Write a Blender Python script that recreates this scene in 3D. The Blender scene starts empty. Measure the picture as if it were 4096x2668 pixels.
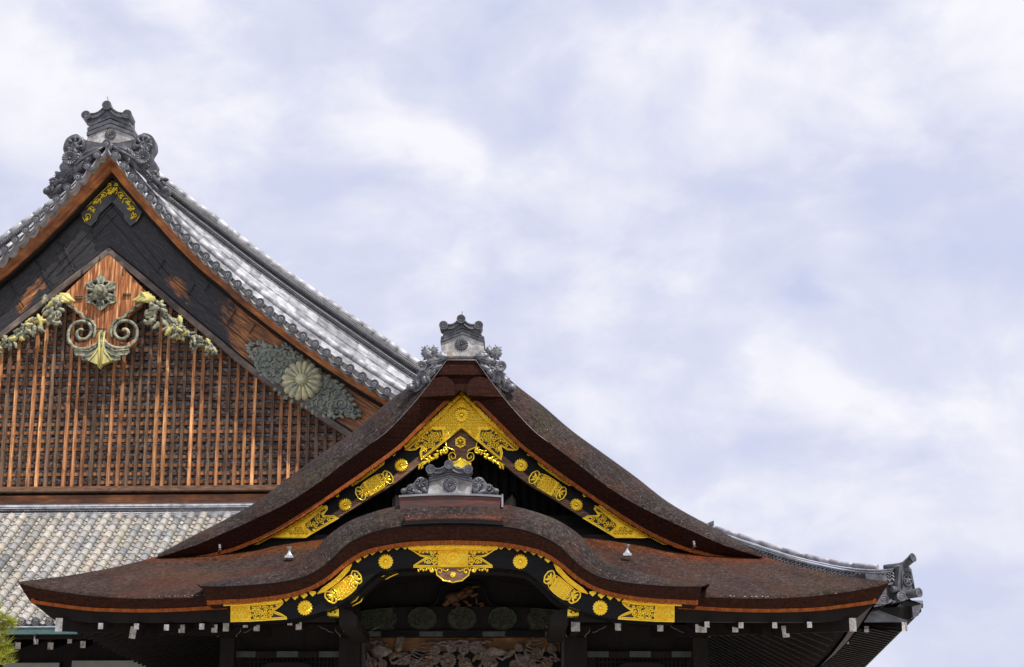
import bpy, bmesh, math, random
from mathutils import Vector, Matrix
from mathutils.geometry import tessellate_polygon
R = math.radians
scene = bpy.context.scene
COL = scene.collection
rng = random.Random(7)

# ------------------------------------------------------------------ camera
FPX, CX, CY = 7200.0, 2048.0, 1334.0
PITCH = math.atan(0.277)
EYE = Vector((0.0, 0.0, 1.6))
cd = bpy.data.cameras.new("camera"); cam = bpy.data.objects.new("camera", cd); COL.objects.link(cam)
cam.location = EYE; cam.rotation_euler = (math.pi/2 + PITCH, 0, 0)
cd.sensor_width = 36.0; cd.lens = 36.0*FPX/4096.0; cd.clip_start = 0.1; cd.clip_end = 5000
scene.camera = cam
# ------------------------------------------------------------------ light
SUN_EL, SUN_AZ = R(58), R(38)          # azimuth measured to the right of straight behind the camera
sunv = Vector((math.sin(SUN_AZ)*math.cos(SUN_EL), -math.cos(SUN_AZ)*math.cos(SUN_EL), math.sin(SUN_EL)))
sl = bpy.data.lights.new("sun", 'SUN'); so = bpy.data.objects.new("sun", sl); COL.objects.link(so)
sl.energy = 4.6; sl.angle = R(0.53); sl.color = (1.0, 0.95, 0.87)
so.rotation_euler = (-sunv).to_track_quat('-Z', 'Y').to_euler(); so.location = (10, -20, 40)
vs = scene.view_settings
vs.view_transform = 'Standard'; vs.look = 'None'; vs.exposure = 0.0; vs.gamma = 1.0; vs.use_curve_mapping = False
world = bpy.data.worlds.new("World"); scene.world = world; world.use_nodes = True

class NT:
    """small node-tree helper"""
    def __init__(s, tree): s.t = tree; s.n = tree.nodes; s.l = tree.links
    def new(s, typ, **kw):
        n = s.n.new(typ)
        for k, v in kw.items(): setattr(n, k, v)
        return n
    def put(s, sock, v):
        if v is None: return
        if isinstance(v, bpy.types.NodeSocket): s.l.new(v, sock)
        else: sock.default_value = v
    def math(s, op, a, b=None, c=None, clamp=False):
        n = s.new('ShaderNodeMath', operation=op, use_clamp=clamp)
        s.put(n.inputs[0], a); s.put(n.inputs[1], b)
        if c is not None: s.put(n.inputs[2], c)
        return n.outputs[0]
    def vmul(s, v, k):
        n = s.new('ShaderNodeVectorMath', operation='MULTIPLY'); s.put(n.inputs[0], v); s.put(n.inputs[1], k); return n.outputs[0]
    def vadd(s, v, k):
        n = s.new('ShaderNodeVectorMath', operation='ADD'); s.put(n.inputs[0], v); s.put(n.inputs[1], k); return n.outputs[0]
    def noise(s, vec, scale, detail=5, rough=.55, dist=0.0):
        n = s.new('ShaderNodeTexNoise'); s.put(n.inputs['Vector'], vec)
        n.inputs['Scale'].default_value = scale; n.inputs['Detail'].default_value = detail
        n.inputs['Roughness'].default_value = rough; n.inputs['Distortion'].default_value = dist
        return n.outputs['Fac']
    def ramp(s, fac, stops, interp='LINEAR'):
        n = s.new('ShaderNodeValToRGB'); n.color_ramp.interpolation = interp
        e = n.color_ramp.elements
        while len(e) < len(stops): e.new(0.5)
        for i, (p, c) in enumerate(stops):
            e[i].position = p
            e[i].color = (c, c, c, 1) if isinstance(c, (int, float)) else (c[0], c[1], c[2], 1)
        s.put(n.inputs[0], fac); return n.outputs[0]
    def mix(s, fac, a, b, mode='MIX'):
        n = s.new('ShaderNodeMix', data_type='RGBA', blend_type=mode)
        s.put(n.inputs[0], fac); s.put(n.inputs[6], c4(a)); s.put(n.inputs[7], c4(b)); return n.outputs[2]
    def bump(s, h, strength, dist=0.02, normal=None):
        n = s.new('ShaderNodeBump'); n.inputs['Strength'].default_value = strength; n.inputs['Distance'].default_value = dist
        s.put(n.inputs['Height'], h); s.put(n.inputs['Normal'], normal); return n.outputs[0]
def c4(c):
    if isinstance(c, tuple) and len(c) == 3: return (c[0], c[1], c[2], 1)
    return c

# sky: Nishita with broken bright cloud in front of it
w = NT(world.node_tree); w.n.clear()
sky = w.new('ShaderNodeTexSky'); sky.sky_type = 'NISHITA'; sky.sun_disc = False
sky.sun_elevation = SUN_EL; sky.sun_rotation = math.atan2(sunv.x, sunv.y)
sky.air_density = 1.0; sky.dust_density = 1.0; sky.ozone_density = 1.5
skyc = w.mix(1.0, sky.outputs[0], (0.10, 0.10, 0.10), 'MULTIPLY')
tc = w.new('ShaderNodeTexCoord')
d0 = w.vmul(tc.outputs['Generated'], (1.0, 1.0, 1.5))
wn = w.new('ShaderNodeTexNoise'); w.put(wn.inputs['Vector'], d0); wn.inputs['Scale'].default_value = 6.0; wn.inputs['Detail'].default_value = 4
d1 = w.vadd(d0, w.vmul(wn.outputs['Color'], (0.09, 0.09, 0.09)))
def dens(off):
    p = w.vadd(d1, off)
    big = w.noise(w.vadd(p, (3.1, 0.9, 1.7)), 3.4, 4, .5)
    fine = w.noise(w.vadd(p, (7.3, 2.0, 5.0)), 8.5, 10, .54)
    return w.math('ADD', w.math('MULTIPLY', big, 0.50), w.math('MULTIPLY', fine, 0.50))
cl = dens((0, 0, 0)); cu = dens((0.020, 0.0, 0.042))       # thickness here and a little towards the sun: lit tops, grey undersides
lit = w.math('SUBTRACT', cl, cu)
mask = w.ramp(cl, [(0.37, 0.0), (0.47, 0.55), (0.58, 1.0)], 'EASE')
cloudc = w.mix(w.ramp(lit, [(0.40, 0.0), (0.60, 1.0)]), (0.655, 0.695, 0.865), (0.955, 0.96, 1.0))
lit2 = w.math('ADD', w.math('MULTIPLY', lit, 5.2), 0.50)
cloudc = w.mix(w.math('MAXIMUM', w.math('MINIMUM', lit2, 1.0), 0.0), (0.675, 0.705, 0.885), (0.94, 0.935, 1.0))
thin = w.mix(0.90, skyc, (0.61, 0.665, 0.895))
final = w.mix(mask, thin, cloudc)
bg = w.new('ShaderNodeBackground'); w.put(bg.inputs[0], final); bg.inputs[1].default_value = 1.0
wo = w.new('ShaderNodeOutputWorld'); w.l.new(bg.outputs[0], wo.inputs[0])

# ------------------------------------------------------------------ materials
MATS = {}
def pmat(name, stops, scale=4.0, stretch=(1, 1, 1), rough=.6, metal=0.0, bump=.2, bdist=.01, bscale=None, bstretch=None,
         detail=6, spec=.5, specks=None, dist=0.0, rvar=0.0, extra=None, tint=True):
    m = bpy.data.materials.new(name); m.use_nodes = True
    t = NT(m.node_tree); b = t.n['Principled BSDF']
    geo = t.new('ShaderNodeNewGeometry'); pos = geo.outputs['Position']
    v = t.vmul(pos, stretch)
    n = t.noise(v, scale, detail, .6, dist)
    col = t.ramp(n, stops)
    if specks:
        sc, thr, c = specks
        s = t.noise(pos, sc, 3, .6)
        col = t.mix(t.ramp(s, [(thr, 0.0), (thr+.04, 1.0)]), col, c)
    if extra: col = extra(t, pos, col)
    if tint:
        a = t.new('ShaderNodeAttribute', attribute_name='tint')
        col = t.mix(1.0, col, a.outputs['Color'], 'MULTIPLY')
    t.put(b.inputs['Base Color'], col)
    b.inputs['Metallic'].default_value = metal
    b.inputs['Specular IOR Level'].default_value = spec
    if rvar: t.put(b.inputs['Roughness'], t.math('ADD', t.math('MULTIPLY', n, rvar), rough-rvar*.5, clamp=True))
    else: b.inputs['Roughness'].default_value = rough
    if bump:
        bn = t.noise(t.vmul(pos, bstretch or stretch), bscale or scale*3, 6, .65)
        t.put(b.inputs['Normal'], t.bump(bn, bump, bdist))
    MATS[name] = m; return m

def layers(t, pos, col):     # fine horizontal courses of the cut bark edge
    n = t.noise(t.vmul(pos, (2.0, 2.0, 46.0)), 2.2, 4, .6)
    return t.mix(1.0, col, t.ramp(n, [(0.3, 0.62), (0.7, 1.30)]), 'MULTIPLY')
def moss(t, pos, col):
    at = t.new('ShaderNodeAttribute', attribute_name='fib').outputs['Vector']
    f1 = t.noise(t.vmul(at, (1.0, .16, 1.0)), 46, 5, .65, .5)
    col = t.mix(1.0, col, t.ramp(f1, [(.32, .50), (.5, .96), (.68, 1.50)]), 'MULTIPLY')
    f2 = t.noise(t.vmul(at, (.25, 1.0, 1.0)), 30, 4, .6, .8)
    col = t.mix(1.0, col, t.ramp(f2, [(.36, .66), (.6, 1.18)]), 'MULTIPLY')
    sx = t.new('ShaderNodeSeparateXYZ'); t.put(sx.inputs[0], at)
    wob = t.math('MULTIPLY', t.noise(t.vmul(at, (1, 1, 1)), 3.0, 3, .5), .16)
    cz = t.math('FRACT', t.math('MULTIPLY', t.math('ADD', sx.outputs[1], wob), 13.0))
    col = t.mix(1.0, col, t.ramp(cz, [(0.0, .70), (.22, 1.05), (.8, 1.08), (1.0, .82)]), 'MULTIPLY')
    st = t.noise(t.vmul(at, (1.0, .22, 1.0)), 1.6, 4, .6)
    col = t.mix(1.0, col, t.ramp(st, [(.34, .62), (.62, 1.28)]), 'MULTIPLY')

    n = t.noise(t.vmul(pos, (1, 1, 1)), 0.75, 4, .55); f = t.noise(pos, 16, 3, .6)
    k = t.math('MULTIPLY', t.ramp(n, [(.54, 0.0), (.70, .5)]), t.ramp(f, [(.42, 0.0), (.62, 1.0)]))
    col = t.mix(k, col, (0.115, 0.105, 0.035))
    g = t.noise(pos, 34, 2, .5)
    col = t.mix(t.ramp(g, [(.70, 0.0), (.735, .85)]), col, (0.42, 0.42, 0.40))
    r = t.noise(t.vmul(pos, (1, .5, 1)), 1.3, 4, .6)
    return t.mix(t.ramp(r, [(.47, 0.0), (.66, .45)]), col, (0.105, 0.046, 0.027))
pmat('bark_top', [(.30, (.026, .0205, .020)), (.5, (.054, .042, .0395)), (.74, (.105, .080, .072))], 15, (1, 1, 1), rough=.85, bump=1.0, bdist=.05, bscale=40, spec=.10, extra=moss)
pmat('bark_edge', [(.3, (.020, .0078, .0060)), (.5, (.034, .0125, .0085)), (.72, (.054, .0185, .0115))], 22, (1, 1, 1), rough=.85, bump=.5, bdist=.012, bscale=60, spec=.08, extra=layers)
pmat('bark_trim', [(.3, (.15, .034, .006)), (.55, (.29, .075, .013)), (.75, (.44, .135, .03))], 24, (2.2, 1, .8), rough=.8, bump=.4, spec=.2)
pmat('black_lacquer', [(.3, (.004, .004, .005)), (.7, (.010, .009, .009))], 3, (1, 1, 6), rough=.40, bump=.08, spec=.12)
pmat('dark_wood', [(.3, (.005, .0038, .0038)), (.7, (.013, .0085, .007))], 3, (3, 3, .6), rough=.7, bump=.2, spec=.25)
pmat('brown_wood', [(.3, (.07, .035, .02)), (.5, (.16, .085, .05)), (.75, (.27, .16, .10))], 5, (1, 1, 6), rough=.62, bump=.25, spec=.3, dist=.6)
def streak(t, pos, col):
    n = t.noise(t.vmul(pos, (.8, 1, 9)), 3.0, 5, .6, .3)
    return t.mix(t.ramp(n, [(.42, 0.0), (.62, .85)]), col, (0.035, 0.030, 0.032))
pmat('box_wood', [(.3, (.045, .010, .006)), (.55, (.115, .026, .012)), (.75, (.19, .06, .03))], 4, (1, 1, 7), rough=.5, bump=.12, extra=streak)
pmat('orange_wood', [(.30, (.055, .018, .008)), (.45, (.27, .085, .026)), (.56, (.50, .20, .065)), (.70, (.88, .55, .32))], 5.5, (4.5, 4.5, .30), rough=.55, bump=.3, spec=.35, dist=.4)
def fgrain(t, pos, col):
    fb = t.new('ShaderNodeAttribute', attribute_name='fib').outputs['Vector']
    n = t.noise(t.vmul(fb, (.8, 16, 1)), 3.0, 6, .65, .4)
    col = t.mix(1.0, col, t.ramp(n, [(.32, .38), (.5, .95), (.7, 1.45)]), 'MULTIPLY')
    d = t.noise(t.vmul(fb, (.5, 1.5, 1)), 1.3, 4, .6)
    return t.mix(t.ramp(d, [(.50, 0.0), (.64, .75)]), col, (.06, .028, .018))
pmat('fascia_wood', [(.25, (.14, .045, .016)), (.5, (.36, .120, .034)), (.75, (.60, .24, .07))], 2.2, (1, 1, 2), rough=.6, bump=.25, dist=.5, extra=fgrain)
pmat('weathered', [(.3, (.055, .042, .036)), (.5, (.12, .095, .080)), (.72, (.25, .19, .15))], 3, (1, 1, 1), rough=.7, bump=.3, extra=fgrain)
def spots(t, pos, col):
    n = t.noise(t.vmul(pos, (1, 1, .35)), 14, 4, .7)
    return t.mix(t.ramp(n, [(.55, 0.0), (.66, .7)]), col, (0.05, 0.028, 0.018))
pmat('lattice_wood', [(.3, (.12, .058, .029)), (.52, (.38, .185, .085)), (.76, (.70, .43, .24))], 7, (3, 3, .25), rough=.6, bump=.3, spec=.35, extra=spots)
pmat('netting', [(.36, (.025, .025, .028)), (.50, (.22, .22, .24)), (.62, (.85, .87, .92))], 17, (1, 1, 1.4), rough=.5, bump=.3)
pmat('white_paint', [(.3, (.28, .25, .23)), (.5, (.62, .59, .57)), (.65, (.80, .78, .76))], 13, (1, 1, 1), rough=.7, bump=.2, specks=(30, .62, (.25, .21, .18)))
pmat('plaster', [(.32, (.12, .115, .11)), (.48, (.30, .29, .285)), (.64, (.56, .555, .55))], 5.5, (1, 1, 1), rough=.5, bump=.12, specks=(7, .60, (.30, .23, .18)))
pmat('tile_dark', [(.3, (.040, .041, .050)), (.55, (.085, .086, .10)), (.75, (.17, .172, .195))], 7, (1, 1, 1), rough=.42, bump=.15, spec=.55, rvar=.2)
pmat('tile_mid', [(.3, (.060, .062, .072)), (.55, (.135, .138, .155)), (.75, (.26, .262, .29))], 7, (1, 1, 1), rough=.38, bump=.15, spec=.6, rvar=.2)
pmat('tile_silver', [(.32, (.17, .173, .185)), (.48, (.32, .324, .34)), (.70, (.50, .50, .515))], 6, (1, 1, 1), rough=.40, bump=.1, spec=.55, rvar=.2)
pmat('tile_field', [(.3, (.42, .415, .40)), (.55, (.72, .71, .69)), (.75, (.98, .97, .95))], 16, (1, 1, 1), rough=.6, bump=.12, spec=.35)
pmat('gold', [(.3, (1.0, .62, .03)), (.55, (1.0, .72, .06)), (.8, (1.0, .82, .16))], 9, (1, 1, 1), rough=.24, metal=.80, bump=.12, bdist=.004, bscale=70, rvar=.15)
pmat('gold_matte', [(.3, (.62, .32, .010)), (.48, (.90, .52, .018)), (.72, (1.0, .68, .05))], 10, (1, 1, 1), rough=.30, metal=.75, bump=.35, bdist=.006, bscale=45, rvar=.2)
pmat('gold_ground', [(.4, (.012, .008, .004)), (.6, (.04, .025, .006))], 40, (1, 1, 1), rough=.6, bump=.2)
pmat('patina', [(.30, (.035, .038, .030)), (.44, (.14, .15, .115)), (.56, (.31, .30, .21)), (.72, (.52, .47, .25))], 11, (1, 1, 1), rough=.5, bump=.25, bdist=.006, spec=.4, detail=4)
pmat('patina_pale', [(.3, (.22, .25, .19)), (.48, (.47, .47, .33)), (.66, (.70, .62, .32))], 8, rough=.45, bump=.2, spec=.4)
pmat('patina_dark', [(.3, (.07, .085, .075)), (.48, (.20, .225, .19)), (.62, (.31, .325, .26)), (.76, (.38, .32, .14))], 7, rough=.5, bump=.3, spec=.4)
pmat('patina_yellow', [(.28, (.30, .30, .13)), (.5, (.56, .49, .16)), (.72, (.70, .60, .22))], 5, (1, 1, .5), rough=.5, bump=.2, spec=.4)
pmat('verdigris', [(.3, (.03, .065, .065)), (.55, (.07, .14, .135)), (.75, (.05, .055, .05))], 4, (1, 1, 2), rough=.5, bump=.15)
pmat('green_bronze', [(.3, (.016, .020, .012)), (.5, (.033, .038, .022)), (.7, (.058, .058, .024))], 16, (1, 1, 1), rough=.55, bump=.4, metal=.2)
pmat('grey_bronze', [(.3, (.03, .037, .035)), (.7, (.07, .08, .075))], 6, rough=.5, bump=.15)
pmat('pale_line', [(.3, (.10, .085, .075)), (.7, (.26, .23, .21))], 9, rough=.7)
pmat('steel', [(.3, (.35, .37, .38)), (.7, (.72, .75, .76))], 8, rough=.35, metal=.6, bump=.05)
pmat('iron', [(.3, (.018, .016, .016)), (.7, (.06, .052, .05))], 20, rough=.6, metal=.3, bump=.2)
pmat('carving', [(.3, (.08, .058, .050)), (.55, (.19, .145, .125)), (.75, (.32, .265, .235))], 14, rough=.7, bump=.4)
pmat('carving_ground', [(.3, (.09, .038, .015)), (.55, (.24, .11, .035)), (.75, (.34, .20, .055))], 6, rough=.7, bump=.3)
pmat('metal_edge', [(.3, (.12, .12, .13)), (.7, (.34, .34, .36))], 3, rough=.4, metal=.4, bump=.05)
def peel(t, pos, col):       # black paint flaking off the bargeboard where the 'wear' attribute is high
    a = t.new('ShaderNodeAttribute', attribute_name='wear')
    n = t.noise(t.vmul(pos, (1, 1, 1.0)), 2.3, 5, .55, .4)
    fb0 = t.new('ShaderNodeAttribute', attribute_name='fib').outputs['Vector']
    n2 = t.noise(t.vmul(fb0, (1, 7, 1)), 3.2, 6, .7, .3)
    k = t.math('ADD', a.outputs['Fac'], t.math('MULTIPLY', t.math('SUBTRACT', n, .5), .85))
    k = t.math('ADD', k, t.math('MULTIPLY', t.math('SUBTRACT', n2, .5), .75))
    fb = t.new('ShaderNodeAttribute', attribute_name='fib').outputs['Vector']
    g = t.noise(t.vmul(fb, (.9, 8, 1)), 2.6, 6, .6, .5)
    wood = t.ramp(g, [(.28, (.035, .015, .008)), (.46, (.17, .062, .02)), (.6, (.44, .17, .045)), (.75, (.62, .33, .14))])
    grey = t.ramp(t.noise(t.vmul(fb, (1, 9, 1)), 4, 6, .7), [(.45, (.007, .007, .009)), (.72, (.075, .070, .072))])
    base = t.mix(.75, col, grey)
    return t.mix(t.ramp(k, [(.455, 0.0), (.50, .55), (.56, 1.0)]), base, wood)
pmat('worn_board', [(.3, (.010, .010, .012)), (.7, (.026, .025, .028))], 5, (1, 1, 3), rough=.5, bump=.3, spec=.45, extra=peel)
pmat('needles', [(.3, (.20, .23, .02)), (.7, (.46, .47, .05))], 3, rough=.5, bump=0)
pmat('trunk', [(.3, (.05, .03, .02)), (.7, (.14, .09, .06))], 6, (1, 1, .4), rough=.9, bump=.8)
pmat('gravel', [(.3, (.30, .28, .25)), (.7, (.48, .45, .40))], 30, rough=.9, bump=.6)
pmat('shade_plaster', [(.3, (.30, .30, .29)), (.7, (.42, .42, .41))], 4, rough=.8, bump=.05)

# ------------------------------------------------------------------ mesh builder
class MB:
    def __init__(s): s.v = []; s.uv = []; s.c = []; s.f = []; s.fm = []; s.fs = []; s.w = []; s.col = (1, 1, 1); s.mi = 0; s.sm = False; s.wear = 0.0
    def vert(s, p, col=None): s.v.append(Vector(p)); s.uv.append((p[0]*1.0, p[2]*1.3+p[1]*.3, 0.0)); s.c.append(col or s.col); s.w.append(s.wear); return len(s.v)-1
    def face(s, ids): s.f.append(tuple(ids)); s.fm.append(s.mi); s.fs.append(s.sm)
    def box(s, a, b):
        x0, y0, z0 = a; x1, y1, z1 = b
        s.hexa([(x0, y0, z0), (x1, y0, z0), (x1, y1, z0), (x0, y1, z0)], [(x0, y0, z1), (x1, y0, z1), (x1, y1, z1), (x0, y1, z1)])
    def hexa(s, lo, hi):
        a = [s.vert(p) for p in lo]; b = [s.vert(p) for p in hi]; n = len(a)
        s.face(a[::-1]); s.face(b)
        for i in range(n): s.face((a[i], a[(i+1) % n], b[(i+1) % n], b[i]))
    def prism(s, pts, d):
        """front polygon pts (3-D), extruded by vector d"""
        a = [s.vert(p) for p in pts]; b = [s.vert(Vector(p)+d) for p in pts]; n = len(pts)
        for t in tessellate_polygon([[Vector(p) for p in pts]]):
            s.face([a[i] for i in t]); s.face([b[i] for i in t][::-1])
        for i in range(n): s.face((a[i], a[(i+1) % n], b[(i+1) % n], b[i]))
    def plate(s, M, pts, w0, w1):
        f = [M(x, y, w1) for x, y in pts]; g = [M(x, y, w0) for x, y in pts]; n = len(pts)
        a = [s.vert(p) for p in f]; b = [s.vert(p) for p in g]
        for t in tessellate_polygon([f]): s.face([a[i] for i in t])
        for i in range(n): s.face((a[i], a[(i+1) % n], b[(i+1) % n], b[i]))
    def tube(s, pts, r, seg=6, closed=False, up=None, cap=True, taper=None):
        pts = [Vector(p) for p in pts]; n = len(pts); rings = []
        up = Vector(up or (0, -1, 0))
        for i in range(n):
            if closed: t = pts[(i+1) % n]-pts[i-1]
            else: t = pts[min(i+1, n-1)]-pts[max(i-1, 0)]
            if t.length < 1e-9: t = Vector((1, 0, 0))
            t.normalize(); sd = t.cross(up)
            if sd.length < 1e-4: sd = t.cross(Vector((1, 0, .3)))
            sd.normalize(); u2 = sd.cross(t).normalized()
            rr = (r if not taper else r*taper(i/(n-1)))
            rings.append([s.vert(pts[i]+sd*(math.cos(k*2*math.pi/seg)*rr)+u2*(math.sin(k*2*math.pi/seg)*rr)) for k in range(seg)])
        sm = s.sm; s.sm = True
        for i in range(n if closed else n-1):
            a = rings[i]; b = rings[(i+1) % n]
            for k in range(seg): s.face((a[k], a[(k+1) % seg], b[(k+1) % seg], b[k]))
        s.sm = sm
        if cap and not closed: s.face(rings[0][::-1]); s.face(rings[-1])
    def lathe(s, o, ax, prof, seg=16, ref=None):
        ax = Vector(ax).normalized(); ref = Vector(ref) if ref else (Vector((0, 0, 1)) if abs(ax.z) < .9 else Vector((1, 0, 0)))
        e1 = ax.cross(ref).normalized(); e2 = ax.cross(e1); rings = []
        for r, h in prof:
            rings.append([s.vert(Vector(o)+ax*h+(e1*math.cos(k*2*math.pi/seg)+e2*math.sin(k*2*math.pi/seg))*r) for k in range(seg)])
        for a, b in zip(rings, rings[1:]):
            for k in range(seg): s.face((a[k], a[(k+1) % seg], b[(k+1) % seg], b[k]))
        s.face(rings[0][::-1]); s.face(rings[-1])
    def loft(s, curves, cols=None, closed=False, fib=False):
        idx = []
        for i, c in enumerate(curves):
            idx.append([s.vert(p, cols(i, j) if cols else None) for j, p in enumerate(c)])
        if fib:
            U = [0.0]
            m = curves[len(curves)//2]
            for p, q in zip(m, m[1:]): U.append(U[-1]+(Vector(q)-Vector(p)).length)
            for k in range(len(idx[0])):
                V = 0.0
                for i in range(len(idx)):
                    if i: V += (s.v[idx[i][k]]-s.v[idx[i-1][k]]).length
                    s.uv[idx[i][k]] = (U[k], V, 0.0)
        for a, b in zip(idx, idx[1:]):
            for k in range(len(a)-1): s.face((a[k], a[k+1], b[k+1], b[k]))
            if closed: s.face((a[-1], a[0], b[0], b[-1]))
        return idx
    def dome(s, o, e1, e2, n, rx, ry, h, seg=10, rings=3):
        """half ellipsoid bump on a surface"""
        rs = []
        for j in range(rings):
            a = j*(math.pi/2)/rings
            rs.append([s.vert(o+e1*(rx*math.cos(a)*math.cos(k*2*math.pi/seg))+e2*(ry*math.cos(a)*math.sin(k*2*math.pi/seg))+n*(h*math.sin(a))) for k in range(seg)])
        top = s.vert(o+n*h); sm = s.sm; s.sm = True
        for a, b in zip(rs, rs[1:]):
            for k in range(seg): s.face((a[k], a[(k+1) % seg], b[(k+1) % seg], b[k]))
        for k in range(seg): s.face((rs[-1][k], rs[-1][(k+1) % seg], top))
        s.sm = sm
    def mesh(s, name, mats, origin=Vector((0, 0, 0)), recalc=True):
        me = bpy.data.meshes.new(name)
        me.from_pydata([tuple(p-origin) for p in s.v], [], s.f)
        for m in (mats if isinstance(mats, (list, tuple)) else [mats]): me.materials.append(MATS[m])
        me.polygons.foreach_set('material_index', s.fm); me.polygons.foreach_set('use_smooth', s.fs)
        a = me.attributes.new('tint', 'FLOAT_COLOR', 'POINT')
        flat = []
        for c in s.c: flat.extend((c[0], c[1], c[2], 1.0))
        a.data.foreach_set('color', flat)
        a = me.attributes.new('fib', 'FLOAT_VECTOR', 'POINT'); fl = []
        for c in s.uv: fl.extend(c)
        a.data.foreach_set('vector', fl)
        if any(s.w):
            a = me.attributes.new('wear', 'FLOAT', 'POINT'); a.data.foreach_set('value', s.w)
        if recalc:
            bm = bmesh.new(); bm.from_mesh(me); bmesh.ops.recalc_face_normals(bm, faces=bm.faces); bm.to_mesh(me); bm.free()
        me.update(); return me
    def build(s, name, mats, parent=None, origin=None, recalc=True):
        base = wloc(parent)
        o = bpy.data.objects.new(name, s.mesh(name, mats, origin if origin is not None else base, recalc))
        COL.objects.link(o)
        if parent: o.parent = parent
        if origin is not None: o.location = Vector(origin)-base
        else: o.location = (0, 0, 0)
        return o
def wloc(o):
    p = Vector((0, 0, 0))
    while o is not None: p += o.location; o = o.parent
    return p
def thing(name, loc, label, cat, group=None):
    o = bpy.data.objects.new(name, None); o.empty_display_size = .3; COL.objects.link(o); o.location = loc
    o['label'] = label; o['category'] = cat
    if group: o['group'] = group
    return o
def inst(name, me, parent, pos, scale=1.0, rot=None):
    o = bpy.data.objects.new(name, me); COL.objects.link(o); o.parent = parent
    o.location = Vector(pos)-wloc(parent)
    if isinstance(scale, (int, float)): scale = (scale,)*3
    o.scale = scale
    if rot: o.rotation_euler = rot
    return o

# ------------------------------------------------------------------ placing: a photo pixel on a plane at a known depth
FW = Vector((0, math.cos(PITCH), math.sin(PITCH))); UP = Vector((0, -math.sin(PITCH), math.cos(PITCH)))
def plane(D, k=0.0, x0=0.0):
    n = Vector((-k, -1, 0)).normalized()
    def M(px, py, w=0.0):
        d = Vector(((px-CX)/FPX, 0, 0)) + UP*((CY-py)/FPX) + FW
        t = (D + k*x0)/(d.y + k*d.x)
        return EYE + d*t + n*w
    M.n = n; M.s = D/FPX/ math.cos(PITCH)
    return M
def axis_x(M, py, p0, n):
    e = Vector((-n.y, n.x, 0)).normalized(); f = lambda x: (M(x, py)-p0).dot(e)
    a, b = f(0.0), f(1000.0); return -1000.0*a/(b-a)
def snap(M, p0, n, xs, tol=3.5):
    """pixels within tol of the traced axis are moved exactly onto the symmetry axis"""
    def Q(px, py, w=0.0):
        if abs(px-xs) <= tol: px = axis_x(M, py, p0, n)
        return M(px, py, w)
    Q.n = M.n; Q.s = M.s
    return Q
def mirror(M, p0, n):
    """reflect left-right about the axis through p0, in the wall plane with normal n"""
    e = Vector((-n.y, n.x, 0)).normalized()
    def Q(px, py, w=0.0):
        p = M(px, py, w); return p - e*(2*(p-p0).dot(e))
    Q.n = M.n; Q.s = M.s
    return Q
def cat(pts, n):
    """smooth resample of a 2-D or 3-D polyline, n points, even in arc length"""
    P = [Vector(p) for p in pts]; m = len(P)
    s = [0.0]
    for a, b in zip(P, P[1:]): s.append(s[-1]+(b-a).length)
    tg = []
    for i in range(m):
        if i == 0: t = (P[1]-P[0])/max(1e-9, s[1]-s[0])
        elif i == m-1: t = (P[-1]-P[-2])/max(1e-9, s[-1]-s[-2])
        else: t = (P[i+1]-P[i-1])/max(1e-9, s[i+1]-s[i-1])
        tg.append(t)
    out = []; j = 0
    for q in range(n):
        u = s[-1]*q/(n-1)
        while j < m-2 and u > s[j+1]: j += 1
        h = max(1e-9, s[j+1]-s[j]); t = (u-s[j])/h
        out.append(P[j]*(2*t**3-3*t*t+1)+tg[j]*(h*(t**3-2*t*t+t))+P[j+1]*(-2*t**3+3*t*t)+tg[j+1]*(h*(t**3-t*t)))
    return out
def offs(pts, d):
    """2-D pixel polyline shifted sideways (positive: to the right of travel, y down => below for left-to-right)"""
    P = [Vector(p) for p in pts]; out = []
    for i in range(len(P)):
        t = (P[min(i+1, len(P)-1)]-P[max(i-1, 0)]).normalized()
        out.append(P[i]+Vector((-t.y, t.x))*d)
    return out
def M3(M, pts, w=0.0): return [M(p[0], p[1], w) for p in pts]
def lerp(a, b, t): return a+(b-a)*t

# ------------------------------------------------------------------ ornament helpers (pixel outlines on a plane M)
def scroll_pts(cx, cy, r, a0, turns=1.25, sgn=1, n=14):
    return [(cx+math.cos(a0+sgn*turns*2*math.pi*i/n)*r*(1-.86*i/n), cy+math.sin(a0+sgn*turns*2*math.pi*i/n)*r*(1-.86*i/n)) for i in range(n+1)]
def rim(mb, M, pts, r, w, closed=True, seg=6): mb.tube(M3(M, pts, w), r, seg, closed, up=M.n)
def leaf(mb, M, cx, cy, L, W, ang, w, h, lobes=3, curl=0.0):
    """domed leaf with a lobed outline, from its base at (cx, cy)"""
    n = 8; ca, sa = math.cos(ang), math.sin(ang)
    def P(u, v, ww):
        v2 = v + curl*u*u*L
        return M(cx+ca*u*L-sa*v2, cy+sa*u*L+ca*v2, ww)
    mid = [mb.vert(P(i/n, 0, w+h*(.6+.4*math.sin(math.pi*i/n)))) for i in range(n+1)]
    sm = mb.sm; mb.sm = True
    for sgn in (-1, 1):
        edge = []; ring = []
        for i in range(n+1):
            u = i/n; wd = W*(math.sin(math.pi*min(1, u*.92+.08))**.8)*(1+.25*math.sin(u*lobes*2*math.pi))
            edge.append(mb.vert(P(u+.05*math.sin(u*lobes*6.28), sgn*wd, w))); ring.append(mb.vert(P(u, sgn*wd*.55, w+h*.8)))
        for i in range(n):
            mb.face((mid[i], mid[i+1], ring[i+1], ring[i])); mb.face((ring[i], ring[i+1], edge[i+1], edge[i]))
    mb.sm = sm
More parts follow.
